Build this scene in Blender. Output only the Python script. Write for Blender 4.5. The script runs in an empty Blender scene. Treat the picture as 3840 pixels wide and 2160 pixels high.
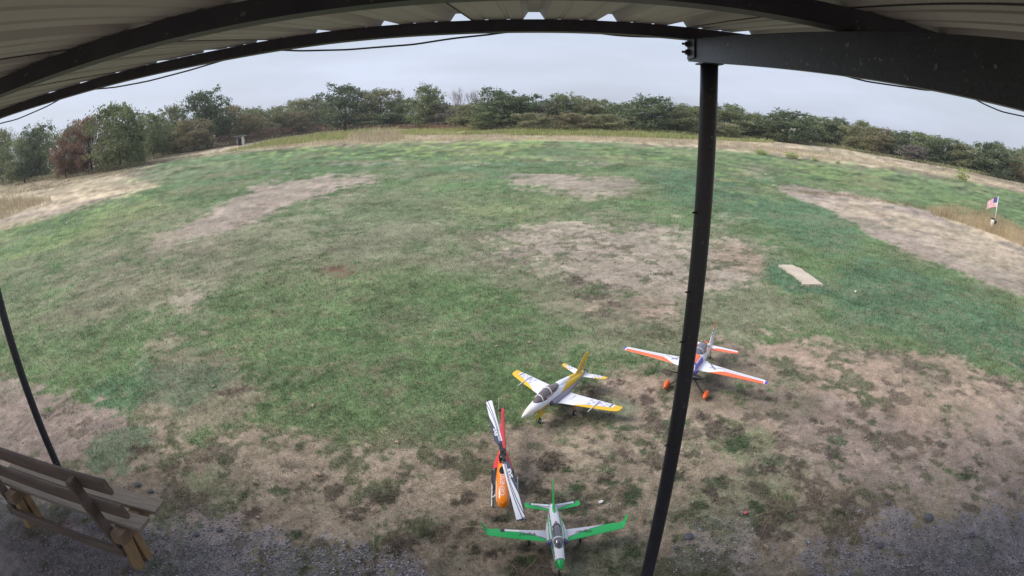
import bpy, math, random
import numpy as np
from mathutils import Vector, Matrix
sc = bpy.context.scene
COL = sc.collection
rnd = random.Random(7)
R = math.radians

# ------------------------------------------------------------------ camera, light, exposure
CAM_H = 3.0
F_PX, PITCH, YAW, ROLL = 1997.0, 0.3295, -0.034, -0.0062      # pixels of a 3840 px wide frame, radians
cd = bpy.data.cameras.new('camera'); cam = bpy.data.objects.new('camera', cd); COL.objects.link(cam)
cd.type = 'PANO'
cd.sensor_fit = 'HORIZONTAL'; cd.sensor_width = 36.0; cd.sensor_height = 20.25
PT = 'FISHEYE_LENS_POLYNOMIAL'
try:
    cd.panorama_type = PT
    tgt = cd
except Exception:
    cd.cycles.panorama_type = PT; tgt = cd.cycles
def setp(n, v):
    for t in (cd, getattr(cd, 'cycles', None)):
        if t is not None and hasattr(t, n):
            try: setattr(t, n, v); return
            except Exception: pass
K1 = -1.0 / (F_PX * 36.0 / 3840.0)
setp('fisheye_polynomial_k0', 0.0); setp('fisheye_polynomial_k1', K1)
for k in (2, 3, 4): setp('fisheye_polynomial_k%d' % k, 0.0)
setp('fisheye_fov', R(170))
cd.clip_start = 0.02; cd.clip_end = 3000
cam.location = (0, 0, CAM_H)
def cam_axes():
    cp, sp = math.cos(PITCH), math.sin(PITCH)
    right = np.array([math.cos(ROLL), 0, math.sin(ROLL)]); 
    def w(v):   # camera (right, forward, up) with roll -> world
        x, y, z = v
        cr, sr = math.cos(ROLL), math.sin(ROLL)
        x, z = x*cr - z*sr, x*sr + z*cr
        y, z = y*cp + z*sp, -y*sp + z*cp
        c, s = math.cos(YAW), math.sin(YAW)
        return (x*c + y*s, -x*s + y*c, z)
    return w((1, 0, 0)), w((0, 1, 0)), w((0, 0, 1))
_r, _f, _u = cam_axes()
cam.matrix_world = Matrix(((_r[0], _u[0], -_f[0], 0), (_r[1], _u[1], -_f[1], 0), (_r[2], _u[2], -_f[2], CAM_H), (0, 0, 0, 1)))
sc.camera = cam

SUN_EL, SUN_AZ = R(44), R(258)          # compass azimuth, the picture looks north
world = bpy.data.worlds.new('World'); sc.world = world; world.use_nodes = True
nt = world.node_tree; nt.nodes.clear()
wo = nt.nodes.new('ShaderNodeOutputWorld'); bg = nt.nodes.new('ShaderNodeBackground')
sky = nt.nodes.new('ShaderNodeTexSky'); sky.sky_type = 'NISHITA'; sky.sun_disc = False
sky.sun_elevation = SUN_EL; sky.sun_rotation = SUN_AZ; sky.air_density = 1.2; sky.dust_density = 3.0; sky.ozone_density = 1.5
veil = nt.nodes.new('ShaderNodeMixRGB'); veil.inputs[2].default_value = (6.8, 7.5, 9.1, 1)
tc = nt.nodes.new('ShaderNodeTexCoord'); mp = nt.nodes.new('ShaderNodeMapping'); mp.inputs['Scale'].default_value = (1.2, 1.2, 7.0)
nz = nt.nodes.new('ShaderNodeTexNoise'); nz.inputs['Scale'].default_value = 1.6; nz.inputs['Detail'].default_value = 5; nz.inputs['Roughness'].default_value = .55
mr = nt.nodes.new('ShaderNodeMapRange'); mr.inputs[1].default_value = .34; mr.inputs[2].default_value = .7; mr.inputs[3].default_value = .66; mr.inputs[4].default_value = 1.0
nt.links.new(tc.outputs['Generated'], mp.inputs[0]); nt.links.new(mp.outputs[0], nz.inputs[0]); nt.links.new(nz.outputs[0], mr.inputs[0])
nt.links.new(mr.outputs[0], veil.inputs[0]); nt.links.new(sky.outputs[0], veil.inputs[1])
nt.links.new(veil.outputs[0], bg.inputs[0]); nt.links.new(bg.outputs[0], wo.inputs[0])
bg.inputs[1].default_value = 0.068
sd = bpy.data.lights.new('sun', 'SUN'); sun = bpy.data.objects.new('sun', sd); COL.objects.link(sun)
sd.energy = 2.4; sd.angle = R(24); sd.color = (1.0, .95, .88)
sv = Vector((math.sin(SUN_AZ)*math.cos(SUN_EL), math.cos(SUN_AZ)*math.cos(SUN_EL), math.sin(SUN_EL)))
sun.rotation_euler = sv.to_track_quat('Z', 'Y').to_euler()
vs = sc.view_settings; vs.view_transform = 'Standard'; vs.look = 'None'; vs.exposure = 0.68; vs.gamma = 1.0
sc.cycles.max_bounces = 6; sc.cycles.diffuse_bounces = 3; sc.cycles.glossy_bounces = 3; sc.cycles.transparent_max_bounces = 8

# ------------------------------------------------------------------ picture <-> ground mapping (to read positions off the photograph)
def rays(px, py):
    px = np.asarray(px, float); py = np.asarray(py, float)
    dx = px - 1920; dy = 1080 - py; r = np.hypot(dx, dy) + 1e-9; th = r / F_PX; s = np.sin(th) / r
    x, y, z = dx*s, np.cos(th), dy*s
    cr, sr = math.cos(ROLL), math.sin(ROLL); x, z = x*cr - z*sr, x*sr + z*cr
    cp, sp = math.cos(PITCH), math.sin(PITCH); y, z = y*cp + z*sp, -y*sp + z*cp
    c, s2 = math.cos(YAW), math.sin(YAW)
    return np.stack([x*c + y*s2, -x*s2 + y*c, z], -1)
def gp(px, py, z=0.0):
    d = rays(px, py); t = (z - CAM_H) / d[..., 2]
    return d * t[..., None] + np.array([0, 0, CAM_H])
def pixel(P):
    P = np.asarray(P, float) - np.array([0, 0, CAM_H]); c, s = math.cos(YAW), math.sin(YAW)
    x = P[..., 0]*c - P[..., 1]*s; y = P[..., 0]*s + P[..., 1]*c; z = P[..., 2]
    cp, sp = math.cos(PITCH), math.sin(PITCH); y, z = y*cp - z*sp, y*sp + z*cp
    cr, sr = math.cos(ROLL), math.sin(ROLL); x, z = x*cr + z*sr, -x*sr + z*cr
    th = np.arctan2(np.hypot(x, z), y); r = np.hypot(x, z) + 1e-12
    return 1920 + F_PX*th*x/r, 1080 - F_PX*th*z/r
def at_y(px, py, y):
    d = rays(px, py); return d * (y / d[1]) + np.array([0, 0, CAM_H])

# ------------------------------------------------------------------ numpy noise
def _h(ix, iy, seed):
    n = (ix.astype(np.int64)*374761393 + iy.astype(np.int64)*668265263 + seed*982451653) & 0xffffffff
    n = ((n ^ (n >> 13)) * 1274126177) & 0xffffffff
    n = (n ^ (n >> 16)) & 0xffffffff
    return (n & 0xffff) / 65535.0
def vnoise(x, y, seed=0):
    ix, iy = np.floor(x), np.floor(y); fx, fy = x-ix, y-iy
    fx = fx*fx*(3-2*fx); fy = fy*fy*(3-2*fy)
    a, b = _h(ix, iy, seed), _h(ix+1, iy, seed); c, d = _h(ix, iy+1, seed), _h(ix+1, iy+1, seed)
    return (a*(1-fx)+b*fx)*(1-fy) + (c*(1-fx)+d*fx)*fy
def fbm(x, y, wl, octs, seed=0, gain=.55):
    o = 0; a = 1; t = 0
    for k in range(octs):
        f = 2**k / wl
        o = o + a*vnoise(x*f + 13.7*k, y*f - 7.1*k, seed+k); t += a; a *= gain
    return o/t
def sm(e0, e1, x):
    t = np.clip((x-e0)/(e1-e0), 0, 1); return t*t*(3-2*t)
def lin(r, g, b):
    f = lambda c: (c/255/12.92 if c/255 <= .04045 else ((c/255+.055)/1.055)**2.4)
    return (f(r), f(g), f(b))

# ------------------------------------------------------------------ materials
def new_mat(name):
    m = bpy.data.materials.new(name); m.use_nodes = True
    b = m.node_tree.nodes['Principled BSDF']; return m, m.node_tree, b
def mat(name, col, rough=.6, metal=0.0, spec=.5, noise=0.0, nscale=20, col2=None, bump=0.0, bscale=60, coat=0.0, stretch=None, vcol=False, fleck=0.0):
    m, t, b = new_mat(name)
    b.inputs['Roughness'].default_value = rough; b.inputs['Metallic'].default_value = metal
    b.inputs['Specular IOR Level'].default_value = spec
    if coat: b.inputs['Coat Weight'].default_value = coat; b.inputs['Coat Roughness'].default_value = .15
    src = None
    if vcol:
        a = t.nodes.new('ShaderNodeAttribute'); a.attribute_name = 'Col'; src = a.outputs['Color']
    b.inputs['Base Color'].default_value = (*col, 1)
    if noise or col2 or bump:
        tc = t.nodes.new('ShaderNodeTexCoord'); mp = t.nodes.new('ShaderNodeMapping')
        if stretch: mp.inputs['Scale'].default_value = stretch
        t.links.new(tc.outputs['Object'], mp.inputs[0])
    if noise or col2:
        n = t.nodes.new('ShaderNodeTexNoise'); n.inputs['Scale'].default_value = nscale; n.inputs['Detail'].default_value = 6; n.inputs['Roughness'].default_value = .65
        t.links.new(mp.outputs[0], n.inputs[0])
        rmp = t.nodes.new('ShaderNodeMapRange'); rmp.inputs[1].default_value = .3; rmp.inputs[2].default_value = .7
        t.links.new(n.outputs[0], rmp.inputs[0])
        mx = t.nodes.new('ShaderNodeMixRGB'); t.links.new(rmp.outputs[0], mx.inputs[0])
        if src:
            lo = t.nodes.new('ShaderNodeMixRGB'); lo.blend_type = 'MULTIPLY'; lo.inputs[0].default_value = 1; lo.inputs[2].default_value = (1-noise,)*3 + (1,)
            t.links.new(src, lo.inputs[1]); t.links.new(lo.outputs[0], mx.inputs[1]); t.links.new(src, mx.inputs[2])
        else:
            c2 = col2 or tuple(c*(1-noise) for c in col)
            mx.inputs[1].default_value = (*c2, 1); mx.inputs[2].default_value = (*col, 1)
        src = mx.outputs[0]
    if fleck:
        nf = t.nodes.new('ShaderNodeTexNoise'); nf.inputs['Scale'].default_value = 55; nf.inputs['Detail'].default_value = 3; t.links.new(mp.outputs[0], nf.inputs[0])
        rf = t.nodes.new('ShaderNodeMapRange'); rf.inputs[1].default_value = .66; rf.inputs[2].default_value = .72; t.links.new(nf.outputs[0], rf.inputs[0])
        mf = t.nodes.new('ShaderNodeMixRGB'); mf.inputs[2].default_value = (fleck, fleck, fleck*1.05, 1); t.links.new(rf.outputs[0], mf.inputs[0])
        if src: t.links.new(src, mf.inputs[1])
        src = mf.outputs[0]
    if src: t.links.new(src, b.inputs['Base Color'])
    if bump:
        n2 = t.nodes.new('ShaderNodeTexNoise'); n2.inputs['Scale'].default_value = bscale; n2.inputs['Detail'].default_value = 4
        t.links.new(mp.outputs[0], n2.inputs[0])
        bp = t.nodes.new('ShaderNodeBump'); bp.inputs['Strength'].default_value = bump; bp.inputs['Distance'].default_value = .01
        t.links.new(n2.outputs[0], bp.inputs['Height']); t.links.new(bp.outputs[0], b.inputs['Normal'])
    return m

# ------------------------------------------------------------------ objects
def tag(o, label=None, cat=None, group=None, kind=None):
    if label: o['label'] = label
    if cat: o['category'] = cat
    if group: o['group'] = group
    if kind: o['kind'] = kind
    return o
def empty(name, loc=(0, 0, 0), rz=0.0, rot=None, label=None, cat=None, group=None):
    o = bpy.data.objects.new(name, None); COL.objects.link(o); o.location = loc
    o.rotation_euler = rot if rot else (0, 0, rz); o.empty_display_size = .1
    return tag(o, label, cat, group)
def mesh(name, V, Fc, m=None, parent=None, smooth=False, fcol=None, vcol=None):
    me = bpy.data.meshes.new(name)
    V = np.asarray(V, dtype=np.float32)
    if isinstance(Fc, np.ndarray):
        nf, k = Fc.shape
        me.vertices.add(len(V)); me.vertices.foreach_set('co', V.ravel())
        me.loops.add(nf*k); me.loops.foreach_set('vertex_index', Fc.astype(np.int32).ravel())
        me.polygons.add(nf); me.polygons.foreach_set('loop_start', np.arange(0, nf*k, k, dtype=np.int32)); me.polygons.foreach_set('loop_total', np.full(nf, k, dtype=np.int32))
        me.update(calc_edges=True)
    else:
        me.from_pydata([tuple(map(float, v)) for v in V], [], [tuple(int(i) for i in f) for f in Fc]); me.update()
    if fcol is not None:
        at = me.color_attributes.new('Col', 'FLOAT_COLOR', 'CORNER')
        tot = np.empty(len(me.polygons), dtype=np.int32); me.polygons.foreach_get('loop_total', tot)
        c = np.repeat(np.asarray(fcol, dtype=np.float32), tot, axis=0)
        c4 = np.ones((len(c), 4), dtype=np.float32); c4[:, :3] = c; at.data.foreach_set('color', c4.ravel())
    if vcol is not None:
        at = me.color_attributes.new('Col', 'FLOAT_COLOR', 'POINT')
        c4 = np.ones((len(V), 4), dtype=np.float32); c4[:, :3] = vcol; at.data.foreach_set('color', c4.ravel())
    if m: me.materials.append(m)
    if smooth: me.polygons.foreach_set('use_smooth', np.ones(len(me.polygons), dtype=bool))
    o = bpy.data.objects.new(name, me); COL.objects.link(o)
    if parent is not None: o.parent = parent
    return o
class MB:
    def __init__(s): s.v = []; s.f = []
    def add(s, V, Fc):
        n = len(s.v); s.v += [tuple(map(float, p)) for p in V]; s.f += [tuple(i+n for i in f) for f in Fc]; return s
    def box(s, c, d, M=None):
        x, y, z = (k/2 for k in d)
        V = [(c[0]+i*x, c[1]+j*y, c[2]+k*z) for i in (-1, 1) for j in (-1, 1) for k in (-1, 1)]
        if M is not None: V = [tuple(M @ Vector(p)) for p in V]
        return s.add(V, [(0,1,3,2), (4,6,7,5), (0,4,5,1), (2,3,7,6), (0,2,6,4), (1,5,7,3)])
    def beam(s, a, b, w, h, up=(0, 0, 1), ch=0.0):       # chamfered rectangular bar from a to b, w across, h along up
        a, b = Vector(a), Vector(b); t = (b-a).normalized(); up = Vector(up); sdv = t.cross(up).normalized(); u = sdv.cross(t).normalized()
        if ch:
            q = [(-w/2+ch, -h/2), (w/2-ch, -h/2), (w/2, -h/2+ch), (w/2, h/2-ch), (w/2-ch, h/2), (-w/2+ch, h/2), (-w/2, h/2-ch), (-w/2, -h/2+ch)]
        else: q = [(-w/2, -h/2), (w/2, -h/2), (w/2, h/2), (-w/2, h/2)]
        n = len(q); V = [tuple(p + sdv*i + u*j) for p in (a, b) for i, j in q]
        return s.add(V, [(i, (i+1) % n, n+(i+1) % n, n+i) for i in range(n)] + [tuple(range(n))[::-1], tuple(range(n, 2*n))])
    def tube(s, pts, rad, n=10, cap=True):
        pts = [Vector(p) for p in pts]; rr = rad if isinstance(rad, (list, tuple)) else [rad]*len(pts); V = []; Fc = []
        for i, p in enumerate(pts):
            t = (pts[min(i+1, len(pts)-1)] - pts[max(i-1, 0)]).normalized()
            up = Vector((0, 0, 1)) if abs(t.z) < .9 else Vector((0, 1, 0))
            a = t.cross(up).normalized(); b = a.cross(t)
            for k in range(n):
                q = 2*math.pi*k/n; V.append(tuple(p + (a*math.cos(q) + b*math.sin(q))*rr[i]))
        for i in range(len(pts)-1):
            for k in range(n): Fc.append((i*n+k, i*n+(k+1) % n, (i+1)*n+(k+1) % n, (i+1)*n+k))
        if cap: Fc += [tuple(range(n))[::-1], tuple((len(pts)-1)*n+k for k in range(n))]
        return s.add(V, Fc)
    def lathe(s, prof, c, axis='z', n=24):               # prof: (radius, along)
        V = []; Fc = []; m = len(prof)
        for k in range(n):
            q = 2*math.pi*k/n; cs, sn = math.cos(q), math.sin(q)
            for r, a in prof:
                p = {'z': (r*cs, r*sn, a), 'y': (r*cs, a, r*sn), 'x': (a, r*cs, r*sn)}[axis]
                V.append((c[0]+p[0], c[1]+p[1], c[2]+p[2]))
        for k in range(n):
            for j in range(m-1): Fc.append((k*m+j, ((k+1) % n)*m+j, ((k+1) % n)*m+j+1, k*m+j+1))
        return s.add(V, Fc)
    def obj(s, name, m, parent=None, smooth=False): return mesh(name, s.v, s.f, m, parent, smooth)

def interp(tbl, x):
    xs = np.array([r[0] for r in tbl], float); ys = np.array([r[1:] for r in tbl], float)
    if xs[0] > xs[-1]: xs, ys = xs[::-1], ys[::-1]
    out = np.empty((len(x), ys.shape[1])); h = np.diff(xs)
    for k in range(ys.shape[1]):
        y = ys[:, k]; d = np.diff(y)/h; mm = np.zeros(len(xs)); mm[0], mm[-1] = d[0], d[-1]
        for i in range(1, len(xs)-1):
            mm[i] = 0 if d[i-1]*d[i] <= 0 else 2*d[i-1]*d[i]/(d[i-1]+d[i])
        i = np.clip(np.searchsorted(xs, x)-1, 0, len(h)-1); t = (x-xs[i])/h[i]
        out[:, k] = (2*t**3-3*t**2+1)*y[i] + (t**3-2*t**2+t)*h[i]*mm[i] + (-2*t**3+3*t**2)*y[i+1] + (t**3-t**2)*h[i]*mm[i+1]
    return out
def loft(name, tbl, m, parent, paint=None, nx=70, nth=40, x0=None, x1=None, exp=2.3):
    # tbl rows: x, half width, z top, z bottom, z of the widest point
    a = tbl[0][0] if x0 is None else x0; b = tbl[-1][0] if x1 is None else x1
    X = np.linspace(a, b, nx); S = interp(tbl, X); q = np.linspace(0, 2*np.pi, nth, endpoint=False)
    c, s = np.cos(q), np.sin(q); e = 2/exp
    Y = S[:, 0:1]*(np.sign(c)*np.abs(c)**e)[None]
    up = np.sign(s)*np.abs(s)**e
    Z = S[:, 3:4] + np.where(up[None] > 0, (S[:, 1:2]-S[:, 3:4])*up[None], (S[:, 3:4]-S[:, 2:3])*up[None])
    V = np.stack([np.repeat(X[:, None], nth, 1), Y, Z], -1).reshape(-1, 3)
    Fc = [(i*nth+k, i*nth+(k+1) % nth, (i+1)*nth+(k+1) % nth, (i+1)*nth+k) for i in range(nx-1) for k in range(nth)]
    Fc += [tuple(range(nth))[::-1], tuple((nx-1)*nth+k for k in range(nth))]
    if a > b: Fc = [f[::-1] for f in Fc]
    fc = None
    if paint:
        C = np.array([V[list(f)].mean(0) for f in Fc]); fc = np.array([paint(*p) for p in C])
    return mesh(name, V, Fc, m, parent, True, fcol=fc)
def surf_top(tbl, x, y, exp=2.3):
    S = interp(tbl, np.array([x]))[0]; t = min(abs(y)/S[0], .999)
    return S[3] + (S[1]-S[3])*(1 - t**exp)**(1/exp)
def wing(name, st, m, parent, paint=None, ns=60, nc=24, th=.1, swap=False, side=1):
    # st rows: span, x LE, x TE, height ; th = thickness / chord ; swap = vertical fin
    sp = np.linspace(st[0][0], st[-1][0], ns); T = np.array(st, float)
    le, te, zz = (np.interp(sp, T[:, 0], T[:, k]) for k in (1, 2, 3))
    c = (1-np.cos(np.linspace(0, np.pi, nc)))/2
    pr = 5*(.2969*np.sqrt(c)-.126*c-.3516*c**2+.2843*c**3-.1036*c**4)
    cc = np.concatenate([c, c[-2:0:-1]]); pp = np.concatenate([pr, -pr[-2:0:-1]]); n = len(cc)
    ch = (le-te)
    X = le[:, None] - ch[:, None]*cc[None]; Hh = pp[None]*th*ch[:, None]
    SP = np.repeat(sp[:, None], n, 1)
    if swap: V = np.stack([X, Hh + np.repeat(zz[:, None], n, 1), SP], -1)
    else: V = np.stack([X, side*SP, zz[:, None]+Hh], -1)
    V = V.reshape(-1, 3)
    Fc = [(i*n+k, i*n+(k+1) % n, (i+1)*n+(k+1) % n, (i+1)*n+k) for i in range(ns-1) for k in range(n)]
    Fc += [tuple(range(n))[::-1], tuple((ns-1)*n+k for k in range(n))]
    fc = None
    if paint:
        fc = []
        for i in range(ns-1):
            s = (sp[i]+sp[i+1])/2
            for k in range(n):
                fc.append(paint(s, (cc[k]+cc[(k+1) % n])/2 if k < n-1 else cc[k]/2, k < nc-1))
        fc += [fc[0], paint(sp[-1], .5, True)]
        fc = np.array(fc)
    return mesh(name, V, Fc, m, parent, True, fcol=fc)
def wheel(parent, c, r, w, m_t, m_r, name='wheel', spokes=True):
    b = MB(); k = .42*r
    b.lathe([(r-k, -w/2), (r-.3*k, -w/2), (r, -w*.28), (r, w*.28), (r-.3*k, w/2), (r-k, w/2), (r-k, -w/2)], c, 'y', 20)
    t = b.obj('tyre', m_t, None, True)
    h = MB(); h.lathe([(.0001, -w*.42), (r-k+.0005, -w*.38), (r-k+.0005, w*.38), (.0001, w*.42)], c, 'y', 16)
    rm = h.obj('rim', m_r, None, True)
    e = MB(); e.lathe([(.0001, -w*.7), (r*.12, -w*.7), (r*.12, w*.7), (.0001, w*.7)], c, 'y', 8)
    a = e.obj(name, m_r, parent, True); t.parent = a; rm.parent = a
    return a
def text_mesh(name, body, size, fn, m, parent, shear=0.0, bold=0.0, width=None):
    cu = bpy.data.curves.new(name, 'FONT'); cu.body = body; cu.size = size; cu.align_x = 'CENTER'; cu.align_y = 'CENTER'; cu.shear = shear; cu.offset = bold; cu.resolution_u = 2
    o = bpy.data.objects.new(name, cu); COL.objects.link(o)
    dg = bpy.context.evaluated_depsgraph_get(); me = bpy.data.meshes.new_from_object(o.evaluated_get(dg))
    V = np.array([v.co[:] for v in me.vertices]); Fc = [tuple(p.vertices) for p in me.polygons]
    bpy.data.objects.remove(o); bpy.data.meshes.remove(me)
    if width: V[:, 0] *= width/(V[:, 0].max()-V[:, 0].min())
    P = [fn(u, v) for u, v, _ in V]
    return mesh(name, P, Fc, m, parent)

# ------------------------------------------------------------------ ground
CLS = dict(
 G=(.118, .178, .083), B=(.220, .285, .100), T=(.084, .152, .090), M=(.180, .190, .122), D=(.335, .275, .232), S=(.315, .240, .188),
 W=(.255, .208, .160), R=(.215, .115, .085), V=(.195, .175, .178), N=(.460, .375, .265), P=(.245, .192, .168), K=(.13, .11, .08), L=(.29, .25, .165))
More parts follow.
